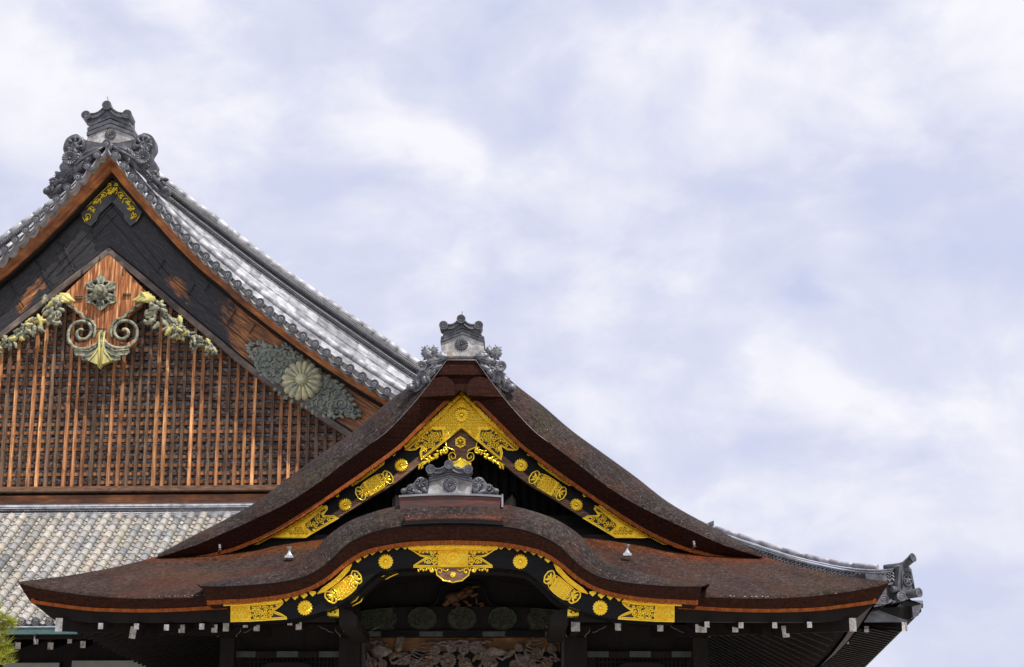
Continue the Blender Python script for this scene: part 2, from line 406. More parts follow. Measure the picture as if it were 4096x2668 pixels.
def inside(poly, x, y):
    c = False; j = len(poly)-1
    for i in range(len(poly)):
        xi, yi = poly[i][0], poly[i][1]; xj, yj = poly[j][0], poly[j][1]
        if (yi > y) != (yj > y) and x < (xj-xi)*(y-yi)/(yj-yi)+xi: c = not c
        j = i
    return c
def edist(poly, x, y):
    best = 1e9; p = Vector((x, y))
    for i in range(len(poly)):
        a = Vector(poly[i][:2]); b = Vector(poly[(i+1) % len(poly)][:2]); ab = b-a
        t = max(0, min(1, (p-a).dot(ab)/max(1e-9, ab.length_squared)))
        best = min(best, (a+ab*t-p).length)
    return best
def scrollfill(mb, M, poly, sp, r, w, rg, leafy=2, h=.012, margin=.45):
    xs = [p[0] for p in poly]; ys = [p[1] for p in poly]; y = min(ys)+sp*.4; row = 0
    while y < max(ys):
        x = min(xs)+sp*(.25+.5*(row % 2))
        while x < max(xs):
            qx = x+rg.uniform(-.16, .16)*sp; qy = y+rg.uniform(-.16, .16)*sp
            if inside(poly, qx, qy) and edist(poly, qx, qy) > sp*margin*.5:
                R_ = min(sp*.52, edist(poly, qx, qy)*.95); a0 = rg.uniform(0, 6.28); sg = rg.choice((-1, 1))
                mb.tube(M3(M, scroll_pts(qx, qy, R_, a0, rg.uniform(1.0, 1.4), sg, 11), w), r, 5, False, up=M.n)
                for _ in range(leafy):
                    a = rg.uniform(0, 6.28)
                    lx, ly = qx+math.cos(a)*R_*.75, qy+math.sin(a)*R_*.75
                    leaf(mb, M, lx, ly, sp*rg.uniform(.32, .5), sp*.15, a+sg*1.2, w-r*.4, h, 2)
            x += sp
        y += sp*.85; row += 1
def hexfill(mb, M, poly, size, r, w):
    xs = [p[0] for p in poly]; ys = [p[1] for p in poly]; y = min(ys); row = 0
    while y < max(ys):
        x = min(xs)+(size*.5 if row % 2 else 0)
        while x < max(xs):
            if inside(poly, x, y) and edist(poly, x, y) > size*.38:
                for k in (.5, .26):
                    rim(mb, M, [(x+size*k*math.cos(R(60*i+30)), y+size*k*math.sin(R(60*i+30))) for i in range(6)], r, w, True, 4)
            x += size
        y += size*.87; row += 1
_ros = {}
def rosette_mesh(mat, n=16, boss=.27, dish=0.0):
    key = (mat, n, boss, dish)
    if key in _ros: return _ros[key]
    mb = MB(); mb.sm = True; per = 6; N = n*per
    radii = [.20, .34, .52, .72, .88, .965, 1.0]; hs = [.13, .17, .20, .21, .17, .10, .03]
    rings = []
    for r, h in zip(radii, hs):
        ring = []
        for k in range(N):
            ph = ((k % per)/per-.5)*2; cr = math.sqrt(max(0.0, 1-abs(ph)**2.2))
            rr = r*(1-.13*(abs(ph)**3)*max(0, (r-.4)/.6)); a = 2*math.pi*k/N
            hh = h*(.22+.78*cr)+dish*r*r
            ring.append(mb.vert((rr*math.cos(a), -hh, rr*math.sin(a))))
        rings.append(ring)
    ring = [mb.vert((p.x, .02, p.z)) for p in [mb.v[i] for i in rings[-1]]]; rings.append(ring)
    for a, b in zip(rings, rings[1:]):
        for k in range(N): mb.face((a[k], a[(k+1) % N], b[(k+1) % N], b[k]))
    mb.lathe((0, 0, 0), (0, -1, 0), [(boss, 0), (boss, .17), (boss*.92, .24), (boss*.6, .30), (boss*.15, .32)], 14)
    _ros[key] = mb.mesh('rosette', mat); return _ros[key]
_end = {}
def endtile_mesh(mat, face='swirl', length=3.0):
    """unit-radius round end tile: axis -y, swirl or petal face, body running back"""
    key = (mat, face, length)
    if key in _end: return _end[key]
    mb = MB(); mb.sm = False
    mb.lathe((0, 0, 0), (0, -1, 0), [(.86, -length), (.93, -.1), (1.0, 0), (1.0, .10), (.76, .10), (.72, -.02), (.05, -.02)], 20)
    mb.sm = True
    def Q(px, py, ww=0.0): return Vector((px, -ww, -py))
    Q.n = Vector((0, -1, 0))
    if face == 'swirl':
        for k in range(3):
            a = k*2.094; pts = []
            for i in range(9):
                t = i/8; rr = .22+.30*t; pts.append((rr*math.cos(a+2.4*t), rr*math.sin(a+2.4*t)))
            mb.tube(M3(Q, pts, .03), .13, 5, False, up=Q.n, taper=lambda t: 1.0-.75*t)
        for k in range(14):
            a = k*2*math.pi/14; mb.dome(Q(.63*math.cos(a), .63*math.sin(a), -.02), Vector((1, 0, 0)), Vector((0, 0, 1)), Q.n, .05, .05, .06, 6, 2)
    else:
        for k in range(16):
            a = k*2*math.pi/16
            mb.tube(M3(Q, [(.16*math.cos(a), .16*math.sin(a)), (.45*math.cos(a), .45*math.sin(a)), (.64*math.cos(a), .64*math.sin(a))], .0), .07, 5, False, up=Q.n, taper=lambda t: .5+.6*t)
        mb.dome(Q(0, 0, 0), Vector((1, 0, 0)), Vector((0, 0, 1)), Q.n, .15, .15, .10, 8, 2)
    _end[key] = mb.mesh('end_tile', mat); return _end[key]
def slivers(mb, surf, n, L, rg, wd=.006, lift=.02, spread=.5):
    """loose bark fibres on a lofted surface: surf(u, v) -> (point, downhill, normal)"""
    for _ in range(n):
        p, dn, nm = surf(rg.random(), rg.random())
        sd = dn.cross(nm)
        if sd.length < 1e-6: continue
        sd.normalize(); d = (dn.normalized()+sd*rg.uniform(-spread, spread)+nm*rg.uniform(.05, .5)).normalized(); l = L*rg.uniform(.4, 1.3)
        g = rg.uniform(.5, 1.9); c = (g, g*rg.uniform(.85, 1.0), g*rg.uniform(.78, 1.0))
        a = mb.vert(p-sd*wd*.5-nm*.004, c); b = mb.vert(p+sd*wd*.5-nm*.004, c); e = mb.vert(p+d*l+nm*lift*.2, c)
        mb.face((a, b, e))
def grid_surf(idx, mb, i0=0, i1=None):
    """sampling function over a loft index grid"""
    i1 = i1 if i1 is not None else len(idx)-1
    def S(u, v):
        fi = i0+u*(i1-i0-1e-6); i = int(fi); fj = v*(len(idx[0])-1-1e-6); j = int(fj); a, b = fi-i, fj-j
        p00, p01, p10, p11 = (mb.v[idx[i][j]], mb.v[idx[i][j+1]], mb.v[idx[i+1][j]], mb.v[idx[i+1][j+1]])
        p = lerp(lerp(p00, p01, b), lerp(p10, p11, b), a)
        dn = lerp(p00, p01, b)-lerp(p10, p11, b); al = lerp(p01, p11, a)-lerp(p00, p10, a)
        nm = al.cross(dn)
        if nm.length < 1e-9: nm = Vector((0, 0, 1))
        nm.normalize()
        if nm.z < 0: nm = -nm
        return p, dn, nm
    return S
# ================================================================== ENTRANCE PORCH
PK = plane(25.0)
XA = PK(1809, 2300).x
AX = Vector((XA, 25.0, 0)); NF = Vector((0, -1, 0))
def mx(p): return Vector((2*XA-p.x, p.y, p.z))
def both(curve): return [mx(p) for p in reversed(curve)][0:] + list(curve) if False else list(reversed([p for p in curve])) + [mx(p) for p in curve]
# "both": left curves are traced from the axis outwards -> full curve runs left tip .. axis .. right tip
porch = thing('entrance_porch', (XA, 27.5, 0), 'dark wooden porch with brown bark roof, curved gable and gilded fittings', 'building')

# ---- upper gable: bark roof
FTp = [(1787,1440),(1736,1510),(1659,1608),(1551,1723),(1479,1778),(1371,1857),(1270,1934),(1162,2004),(1054,2060),(900,2130),(778,2182),(640,2227)]
FBp = [(1838,1562),(1675,1720),(1611,1783),(1526,1848),(1412,1929),(1287,2014),(1202,2069),(1101,2130),(1000,2178),(904,2212),(780,2230),(650,2232)]
Bp = [(1800,1428),(1720,1511),(1643,1576),(1535,1654),(1418,1753),(1297,1840),(1162,1936),(1034,2032),(908,2100),(756,2167),(631,2222)]
G = plane(28.5)
N1 = 60
FT = cat(M3(G, FTp), N1); FB = cat(M3(snap(plane(28.76), AX, NF, 1838), FBp), N1)
Bd = [30.8]*7+[30.6, 30.3, 29.7, 28.75]
Bk = cat([plane(d)(*p) for p, d in zip(Bp, Bd)], N1)
def mid(t, f): return [Vector((lerp(a.x, b.x, f), lerp(a.y, b.y, t), lerp(a.z, b.z, f))) for a, b in zip(FT, Bk)]
mb = MB(); mb.sm = True
C1 = [FT, mid(.03, .12), mid(.10, .34), mid(.26, .60), mid(.55, .84), Bk, [p+Vector((0, 8.0, 0)) for p in Bk]]
full = [both(c) for c in C1]
idx = mb.loft(full, fib=True)
n_ = len(idx[0])
S = grid_surf([list(r) for r in zip(*idx[:6])], mb)     # u along the gable, v front to back
def S2(u, v):
    p, dn, nm = S(u, v); return p, dn*-1, nm
slivers(mb, lambda u, v: S2(u, v*.98), 9000, .075, rng, .008)
gable_roof = mb.build('gable_roof', 'bark_top', porch, recalc=False)
# thin metal strip along the ridge edge of the bark
mb = MB(); mb.tube(both(FT[:20]), .0045, 6); mb.build('metal_edging', 'metal_edge', gable_roof)
# ---- gable edge (cut bark face): base face + two rounded slabs in front
mb = MB()
tp_ = [p+Vector((0, .03, 0)) for p in FT if p.z > G(1736, 1512).z]
in_ = [plane(28.60)(*q) for q in ((1745,1513),(1764,1516),(1784,1515),(1802,1525),(1811,1544),(1814,1566),(1820,1578))] + [snap(plane(28.60), AX, NF, 1838)(1838, 1560)]
Lh = list(reversed(in_))[1:][::-1]
mb.prism([p for p in reversed(tp_)] + [mx(p) for p in tp_] + [mx(p) for p in in_] + list(reversed(in_[:-1])), Vector((0, .12, 0)))
arc = [(1820,1580),(1822,1556),(1815,1532),(1803,1516),(1786,1507),(1766,1507)]
for sd in (1, -1):
    top = [p for p in FT if p.z < G(1736, 1509).z+.001]
    bot = [p for p in FB if p.z < G(1800, 1592).z]
    A = [plane(28.50)(*a) for a in arc]
    nb = 24
    poly = list(reversed(bot)) + A + top
    pts = []
    for p in poly: pts.append(p if sd == 1 else mx(p))
    mb.prism(pts, Vector((0, .10, 0)))
    # underside of the eave running back to the bargeboard
    a = [p if sd == 1 else mx(p) for p in FB]
    mb.loft([a, [p+Vector((0, .75, 0)) for p in a]])
gable_edge = mb.build('gable_edge', 'bark_edge', porch)
# keystone cusp between the slabs
mb = MB()
mb.plate(plane(28.5), [(1838,1534),(1822,1552),(1826,1566),(1838,1556),(1850,1566),(1854,1552)], -.02, .0)
mb.build('keystone', 'bark_edge', gable_edge)
# orange trim of fresh bark along the lower edge (ragged)
mb = MB()
fo = offs([(p[0], p[1]) for p in cat([(x, y, 0) for x, y in FBp], 160)], 13)
fi = [(p[0], p[1]) for p in cat([(x, y, 0) for x, y in FBp], 160)]
for sd in (1, -1):
    P1 = plane(28.70)
    up_, lo_ = [], []
    for i in range(1, 158):
        j = rng.uniform(-3.0, 3.0)
        up_.append(P1(fo[i].x, fo[i].y, 0) if fo[i].y < fi[i][1] else P1(2*fi[i][0]-fo[i].x, 2*fi[i][1]-fo[i].y))
        lo_.append(P1(fi[i][0]+j*.4, fi[i][1]+abs(j)))
    if sd == -1: up_ = [mx(p) for p in up_]; lo_ = [mx(p) for p in lo_]
    mb = MB(); mb.loft([up_, lo_, [p+Vector((0, .10, .01)) for p in lo_]], cols=lambda i, j: (lambda g: (g, g, g))(.86+.28*((j*7919) % 13)/13))
    mb.build('bark_trim', 'bark_trim', gable_edge)

# ---- black bargeboard with brown bare lower part
BLp = [(1838,1722),(1760,1786),(1685,1850),(1574,1936),(1472,1997),(1354,2071),(1223,2152),(1085,2153),(960,2196),(860,2222)]
BG = plane(28.95); N2 = 50
bu = cat(M3(BG, FBp[:-2]), N2); bl = cat(M3(BG, BLp), N2)
mb = MB()
for sd in (1, -1):
    a = bu if sd == 1 else [mx(p) for p in bu]; b = bl if sd == 1 else [mx(p) for p in bl]
    a = [p+Vector((0, 0, .02)) for p in a]
    back = Vector((0, .14, 0))
    mb.loft([[p+back for p in a], a, b, [p+back for p in b]])
bargeboard = mb.build('bargeboard', 'black_lacquer', porch)
mb = MB()
lipo = cat([(x, y, 0) for x, y in BLp[1:7]], 40)
lipi = offs([(p[0], p[1]) for p in lipo], 26)
lipi2 = offs([(p[0], p[1]) for p in lipo], 7)
for sd in (1, -1):
    P1 = plane(28.935); P2 = plane(28.915)
    u = [P1(p.x, p.y) for p in lipi]; m_ = [P1(p.x, p.y) for p in lipi2]; v = [P1(p[0], p[1]) for p in lipo]
    v2 = [P2(p[0], p[1]) for p in lipo]; m2 = [P2(p.x, p.y) for p in lipi2]
    L = [u, m_, m2, v2, [p+Vector((0, .12, 0)) for p in v2]]
    if sd == -1: L = [[mx(p) for p in c] for c in L]
    mb.loft(L)
mb.build('bargeboard_lip', 'brown_wood', bargeboard)
# ---- recessed gable wall: dark lattice, beam, sill
P9 = plane(29.95)
mb = MB()
a = P9(1120, 1690); b = P9(2560, 2230)
_fb = [(abs(p.x-XA), p.z) for p in FB]
def gz_(d):
    for (d0, z0), (d1, z1) in zip(_fb, _fb[1:]):
        if d0 <= d <= d1: return lerp(z0, z1, (d-d0)/max(1e-6, d1-d0))
    return _fb[0][1] if d < _fb[0][0] else -9
x = a.x
while x < b.x:
    zt_ = min(gz_(abs(x-XA)), gz_(abs(x+.075-XA)))+.05
    if zt_ > b.z+.1: mb.box((x, 29.98, b.z), (x+.075, 30.06, zt_))
    x += .165
z = b.z
while z < a.z:
    hw_ = max([d for d, zz in _fb if zz > z+.05] or [0])
    if hw_ > .1: mb.box((XA-hw_, 30.065, z), (XA+hw_, 30.095, z+.05))
    z += .16
mb.prism([Vector((XA-d, 30.1, q)) for d, q in _fb[::-1] if q > b.z]+[Vector((XA+d, 30.1, q)) for d, q in _fb if q > b.z]+[Vector((XA+3, 30.1, b.z)), Vector((XA-3, 30.1, b.z))], Vector((0, .1, 0)))
gable_wall = mb.build('gable_wall', 'dark_wood', porch)
mb = MB()
P8 = plane(29.3); c = P8(1130, 2062); d = P8(2550, 2250)
mb.box((c.x, 29.35, d.z), (d.x, 29.6, P8(1500, 2112).z))
mb.box((c.x+.1, 29.55, P8(1500, 2112).z), (d.x-.1, 29.75, P8(1500, 2050).z))
mb.box((c.x-1.2, 29.0, d.z), (d.x+1.2, 29.3, P8(1500, 2150).z))
mb.build('gable_beam', 'dark_wood', gable_wall)

# ---- gold fittings of the upper gable
GG = snap(plane(28.93), AX, NF, 1838); gm = mirror(GG, AX, NF)
for Mx in (GG, gm):
    first = Mx is GG
    mb = MB(); rg = random.Random(3)
    # apex chevron plate, one arm per side
    arm = [(1838,1566),(1611,1785),(1622,1800),(1640,1803),(1662,1801),(1680,1788),(1688,1792),(1680,1812),(1684,1842),(1762,1779),(1838,1713)]
    hexa = [(1838,1592),(1722,1702),(1748,1716),(1770,1712),(1778,1738),(1784,1757),(1838,1710)]
    ara = [(1722,1716),(1745,1722),(1768,1720),(1776,1750),(1768,1766),(1692,1830),(1688,1812),(1700,1790),(1686,1780),(1664,1795),(1634,1797)]
    mb.mi = 2; mb.plate(Mx, arm, 0, .022); mb.mi = 0
    mb.mi = 1; mb.plate(Mx, ara, .005, .026)
    mb.mi = 0
    rim(mb, Mx, arm, .013, .024, False)
    rim(mb, Mx, ara, .008, .028)
    hexfill(mb, Mx, hexa, 15.5, .0075, .024)
    scrollfill(mb, Mx, ara, 16, .0085, .034, rg, 4, .018, .4)
    # raised upper moulding with its own scroll border
    strip = [(1838,1566),(1613,1783),(1627,1797),(1838,1592)]
    mb.mi = 2; mb.plate(Mx, strip, .0, .075); mb.mi = 0
    rim(mb, Mx, strip[:3], .010, .078, False); rim(mb, Mx, strip[2:], .010, .078, False)
    for i in range(26):
        t = i/25; x, y = lerp(1836, 1624, t), lerp(1578, 1787, t)
        leaf(mb, Mx, x, y, 11, 3.0, rg.uniform(0, 6.28), .074, .014, 2)
    mb.build('gold_plate', ['gold', 'gold_ground', 'gold_matte'], bargeboard)
    # mid fitting
    mb = MB(); rg = random.Random(5)
    CXm, CYm, ang = 1496, 1941, math.atan2(-.60, 1.0)
    ca, sa = math.cos(ang), math.sin(ang)
    def Lm(s, t, c=.0006): t = t + c*s*s; return (CXm+ca*s-sa*t, CYm+sa*s+ca*t)
    def fit(mb, Mx, Lf, w0, half=34, ht=30):
        body = [Lf(s, -ht) for s in (-half, -half*.3, half*.3, half)]+[Lf(s, ht) for s in (half, half*.3, -half*.3, -half)]
        mb.mi = 2; mb.plate(Mx, body, w0, w0+.022); mb.mi = 0; rim(mb, Mx, body, .011, w0+.024)
        hexfill(mb, Mx, body, 14.5, .0075, w0+.024)
        for sg in (-1, 1):
            band = [Lf(sg*half, -ht*.95), Lf(sg*(half+16), -ht*.80), Lf(sg*(half+19), 0), Lf(sg*(half+14), ht*.8), Lf(sg*half, ht*.98), Lf(sg*(half-6), ht*.3), Lf(sg*(half-3), -ht*.4)]
            mb.mi = 1; mb.plate(Mx, band, w0+.004, w0+.026); mb.mi = 0
            rim(mb, Mx, band, .009, w0+.028)
            scrollfill(mb, Mx, band, 12, .009, w0+.034, rg, 3, .014, .3)
            cart = []
            for k in range(22):
                a = 2*math.pi*k/22; rr = 1+.09*abs(math.sin(a*3.5))
                cart.append(Lf(sg*(half+31+15*math.cos(a)*rr), 27*math.sin(a)*rr*(1.0-.12*math.cos(a))))
            mb.mi = 1; mb.plate(Mx, cart, w0+.004, w0+.02); mb.mi = 0
            rim(mb, Mx, cart, .0125, w0+.024)
            for k in (-1, 1):
                p = Lf(sg*(half+22), k*3)
                q = Lf(sg*(half+34), k*16); leaf(mb, Mx, p[0], p[1], 22, 6, math.atan2(q[1]-p[1], q[0]-p[0]), w0+.022, .02, 3)
            p = Lf(sg*(half+20), 0); q = Lf(sg*(half+40), 0)
            leaf(mb, Mx, p[0], p[1], 20, 6, math.atan2(q[1]-p[1], q[0]-p[0]), w0+.024, .022, 2)
    fit(mb, Mx, Lm, 0)
    strip = [(1400,1944),(1408,1936),(1460,1900),(1520,1856),(1540,1845),(1534,1862),(1500,1888),(1450,1922),(1412,1946)]
    mb.mi = 2; mb.plate(Mx, strip, 0, .07); mb.mi = 0; rim(mb, Mx, strip, .009, .072)
    for i in range(14):
        t = i/13; leaf(mb, Mx, lerp(1412, 1530, t), lerp(1938, 1852, t), 10, 3, rg.uniform(0, 6.28), .068, .014, 2)
    mb.build('gold_plate', ['gold', 'gold_ground', 'gold_matte'], bargeboard)
    # low fitting
    mb = MB(); rg = random.Random(9)
    main = [(1086,2152),(1223,2152),(1356,2072),(1334,2064),(1306,2064),(1292,2060),(1310,2038),(1308,2024),(1288,2028),(1180,2100)]
    ara = [(1222,2097),(1290,2040),(1304,2032),(1303,2042),(1284,2056),(1292,2068),(1312,2070),(1340,2074),(1248,2128),(1222,2110)]
    mb.mi = 2; mb.plate(Mx, main, 0, .022); mb.mi = 0; rim(mb, Mx, main, .012, .024)
    mb.mi = 1; mb.plate(Mx, ara, .004, .026); mb.mi = 0; rim(mb, Mx, ara, .008, .028)
    scrollfill(mb, Mx, ara, 16, .0085, .034, rg, 4, .018, .35)
    hexfill(mb, Mx, [(1110,2147),(1218,2147),(1238,2133),(1216,2112),(1210,2090)], 15.5, .0075, .024)
    strip = [(1000,2180),(1034,2180),(1086,2152),(1180,2100),(1290,2024),(1284,2016),(1202,2069),(1101,2130),(1006,2176)]
    mb.mi = 2; mb.plate(Mx, strip, 0, .07); mb.mi = 0; rim(mb, Mx, strip, .009, .072)
    for i in range(34):
        t = i/33; q = cat([(1030,2170,0),(1101,2138,0),(1202,2078,0),(1284,2022,0)], 34)[i]
        leaf(mb, Mx, q[0], q[1], 9, 3, rg.uniform(0, 6.28), .068, .012, 2)
    mb.build('gold_plate', ['gold', 'gold_ground', 'gold_matte'], bargeboard)
    # gilded scroll foliage hanging under the apex plate
    mb = MB(); rg = random.Random(12); mb.mi = 0
    rim(mb, Mx, scroll_pts(1778, 1806, 15, -1.9, 1.3, 1, 16), .016, .04, False)
    for i in range(20):
        t = i/19; x, y = lerp(1784, 1682, t), lerp(1786, 1858, t)
        for k in range(2):
            leaf(mb, Mx, x+rg.uniform(-6, 6), y+rg.uniform(-4, 8)+5, rg.uniform(12, 20), rg.uniform(4, 6), 2.2+rg.uniform(-1.0, 1.1), .02+.02*rg.random(), .035, 3, rg.uniform(-.3, .3))
    leaf(mb, Mx, 1700, 1846, 34, 5, 2.35, .03, .03, 3, .3)
    rim(mb, Mx, [(1783,1770),(1786,1790),(1800,1797),(1815,1802),(1820,1814)], .011, .05, False)
    mb.build('gold_foliage', 'gold', bargeboard)
ro = rosette_mesh('gold', 16)
for Mx in (GG, gm):
    for (x, y, r) in ((1605,1861,28), (1381,2019,27)):
        inst('rosette', ro, bargeboard, Mx(x, y, .004), r*GG.s)
    for (x, y, r) in ((1574,1818,8.5), (1349,1982,8.5)):
        inst('small_rosette', ro, bargeboard, Mx(x, y, .03), r*GG.s)
inst('rosette', ro, bargeboard, GG(1841, 1661, .022), 33*GG.s)
inst('small_rosette', ro, bargeboard, GG(1841, 1572, .08), 6*GG.s)
# pendant board under the apex
mb = MB(); Pg = snap(plane(29.0), AX, NF, 1839, 1.5); pm = mirror(Pg, AX, NF)
half_ = [(1839,1716),(1782,1764),(1785,1790),(1800,1797),(1820,1812),(1826,1832),(1812,1824),(1800,1812),(1794,1826),(1800,1844),(1839,1852)]
for Mx in (Pg, pm): mb.plate(Mx, half_, -.05, .0)
pend = mb.build('pendant_board', 'brown_wood', porch)
mb = MB()
for Mx in (Pg, pm):
    rim(mb, Mx, [(1839,1830),(1828,1846),(1810,1850),(1797,1838),(1794,1822),(1802,1812),(1815,1812),(1823,1822),(1821,1833),(1811,1837),(1804,1830),(1809,1823)], .013, .02, False)
    mb.plate(Mx, [(1839,1828),(1832,1846),(1818,1852),(1806,1853),(1806,1862),(1820,1866),(1832,1868),(1839,1874)], 0, .03)
    rim(mb, Mx, [(1839,1832),(1830,1850),(1812,1858)], .007, .034, False)
mb.build('gold_scroll', 'gold', pend)
mb = MB(); mb.sm = False
hx = [(1842+24*math.cos(R(60*i+90))*(1.18 if i % 3 == 0 else 1), 1771+25*math.sin(R(60*i+90))) for i in range(6)]
pts = []
for i in range(6):
    a = hx[i]; b = hx[(i+1) % 6]
    for t in (0, .25, .5, .75):
        q = (lerp(a[0], b[0], t), lerp(a[1], b[1], t)); k = (.90 if t == .25 or t == .75 else 1.0)
        pts.append((1842+(q[0]-1842)*k, 1771+(q[1]-1771)*k))
mb.plate(Pg, pts, 0, .05)
for i in range(6):
    a = hx[i]; leaf(mb, Pg, 1842, 1771, 22, 6, math.atan2(a[1]-1771, a[0]-1842), .05, .03, 2)
mb.sm = True
mb.lathe(Pg(1842, 1771, .05), NF, [(.045, 0), (.045, .04), (.03, .05), (.03, .10), (.012, .115)], 14)
mb.build('hexagonal_boss', 'gold', pend)

# ================================================================== skirt eaves of the porch
E0p = [(1812,2376),(1400,2376),(1000,2378),(809,2380),(688,2384),(559,2385),(430,2380),(301,2367),(172,2347),(75,2325)]
E1p = [(1812,2434),(1400,2434),(1000,2434),(891,2434),(731,2443),(602,2447),(473,2446),(344,2440),(194,2421),(123,2410)]
Jp = [(1839,2128),(1500,2138),(1306,2156),(1104,2184),(1024,2202),(861,2217),(633,2224)]
N3 = 90
Pe = plane(25.6)
E0 = cat(M3(Pe, E0p), N3); E1 = cat(M3(plane(25.74), E1p), N3); J = cat(M3(plane(28.8), Jp), N3)
mb = MB(); mb.sm = True
rows = []
T = [0, .006, .02, .05, .10, .18, .28, .40, .52, .64, .74, .82, .88, .93, 1.0]
for t in T:
    r = []
    for a, b in zip(E0, J):
        p = lerp(a, b, t); p.z -= .055*4*t*(1-t)
        p.z -= .035*(max(0, 1-t/.03))**2
        r.append(p)
    rows.append(r)
KEEP = [i for i, p in enumerate(E0) if abs(p.x-XA) > 1.75]
def half(c, side): return [mx(c[i]) if side else c[i] for i in KEEP]
def ecol(i, j):
    t = T[i]; k = max(0.0, min(1.0, (t-.80)/.13)); n = (math.sin(j*12.9898+i*3.1)*43758.5453) % 1.0
    if t > .98: k *= .8
    k *= .75+.5*n
    return (1.12+1.5*k, .92+.12*k, .84-.46*k)
for side in (0, 1):
    idx = mb.loft([half(r, side) for r in rows], ecol, fib=True)
    S = grid_surf([list(r) for r in zip(*idx)], mb)
    slivers(mb, lambda u, v: (lambda q: (q[0], q[1]*-1, q[2]))(S(u, v)), 5000, .075, rng, .008)
# side slopes running back to the hall
for sd in (0, -1):
    line = [mx(rows[i][-1]) if sd else rows[i][-1] for i in range(len(T))]
    tip = line[0]; hi = line[-1]
    o1 = [Vector((tip.x, tip.y+12*(q/8), tip.z-(.42 if tip.x > XA else .06)*(1-(1-min(1.0, 12*q/8/4.5))**2))) for q in range(9)]
    o2 = [Vector((hi.x, lerp(hi.y, tip.y+12, q/8), hi.z)) for q in range(9)]
    mm = [[lerp(o1[q], o2[q], t)-Vector((0, 0, .06*4*t*(1-t))) for q in range(9)] for t in (0, .25, .5, .75, 1)]
    mb.loft(mm)
eave_roof = mb.build('eave_roof', 'bark_top', porch, recalc=False)
mb = MB()
F0 = both(E0); F1 = both(E1)
F0 = [p+Vector((0, 0, -.03)) for p in F0]
_E0 = [p+Vector((0, 0, -.03)) for p in E0]
def run_back(p, L=11.0):
    k = .42 if p.x > XA else .06        # the left eave line runs back almost level
    return [Vector((p.x, p.y+L*q/10, p.z-k*(1-(1-min(1.0, L*q/10/4.5))**2))) for q in range(11)]
edges_ = []
for side in (0, 1):
    mb = MB(); mb.loft([half(_E0, side), half(E1, side), [p+Vector((0, .22, 0)) for p in half(E1, side)]])
    sd = -side; a, b = F0[sd], F1[sd]; bk = Vector((0, 11, -.15))
    mb.loft([run_back(a), run_back(b)])
    edges_.append(mb.build('eave_edge', 'bark_edge', porch))
E1s = [p for p in cat(M3(plane(25.715), E1p), 200) if abs(p.x-XA) > 1.75]; E1u = [p+Vector((0, -.012, .040)) for p in E1s]; E1s = [p+Vector((0, 0, -.004)) for p in E1s]
E1u[-1] += Vector((0, 0, .06)); E1u[-2] += Vector((0, 0, .03))
for side in (0, 1):
    F_ = (lambda c: [mx(p) for p in c]) if side else (lambda c: c)
    mb = MB(); mb.loft([F_(E1u), F_(E1s), [p+Vector((0, .05, 0)) for p in F_(E1s)]], cols=lambda i, j: (lambda g: (g, g, g))(.8+.5*((j*7919) % 13)/13))
    mb.build('bark_trim', 'bark_trim', edges_[side])
# pale lichen flecks on the drip edge of the eaves
mb = MB(); rg = random.Random(21)
for _ in range(80):
    q = rg.choice((.16, .20, .24, .29, .31, .35)) + rg.gauss(0, .02)
    if rg.random() < .5: q = 1-q
    p = F0[int(q*(len(F0)-1))]
    s_ = rg.uniform(.003, .011)
    mb.col = (rg.uniform(.8, 1.1),)*3
    mb.dome(p+Vector((rg.uniform(-.06, .06), rg.uniform(.0, .05), .028)), Vector((1, 0, 0)), Vector((0, 1, 0)), Vector((0, 0, 1)), s_*1.6, s_, s_*.9, 6, 2)
mb.build('lichen', 'plaster', eave_roof)['kind'] = 'stuff'
# fascia under the bark and soffit boards
mb = MB()
KYp = [(1812,2484),(900,2486),(602,2488),(420,2488),(300,2484),(205,2472)]
Ky = cat(M3(plane(25.98), KYp), N3)
Kb = both(Ky); top_ = [p+Vector((0, .20, .0)) for p in F1]
for side in (0, 1):
    t1 = [p+Vector((0, .20, 0)) for p in half(E1, side)]; k1_ = half(Ky, side)
    mb.loft([t1, k1_, [p+Vector((0, .12, .0)) for p in k1_]])
zs = min(p.z for p in Kb)
tips = Ky[-1]
wall_z = zs+.75
# sloping boards above the rafters, front and both sides
W = 3.62
fr = [Kb[0]+Vector((0, .1, .05)), Kb[-1]+Vector((0, .1, .05))]
wi = [Vector((XA-W, 29.6, wall_z)), Vector((XA+W, 29.6, wall_z))]
for sd in (-1, 1):
    f = fr[0] if sd < 0 else fr[1]; q = wi[0] if sd < 0 else wi[1]
    c_ = Vector((XA+sd*1.75, f.y, f.z)); d_ = Vector((XA+sd*1.75, q.y, q.z))
    mb.loft([[f, c_], [q, d_]])
for sd in (-1, 1):
    f = fr[0] if sd < 0 else fr[1]; q = wi[0] if sd < 0 else wi[1]
    rb = run_back(f); mb.loft([rb, [q+Vector((0, 8*k/10, 0)) for k in range(11)]])
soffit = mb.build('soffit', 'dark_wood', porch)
# porch ends on the side eave line: side fascia
for sd in (0, -1):
    mb = MB(); p = Kb[sd]; b = F1[sd]
    mb.col = (3.5, 3.0, 3.0); mb.loft([run_back(b+Vector((0, .2, 0))), run_back(p)])  # tint raised so the dark wood looks sunlit
    mb.build('side_fascia', 'dark_wood', soffit)

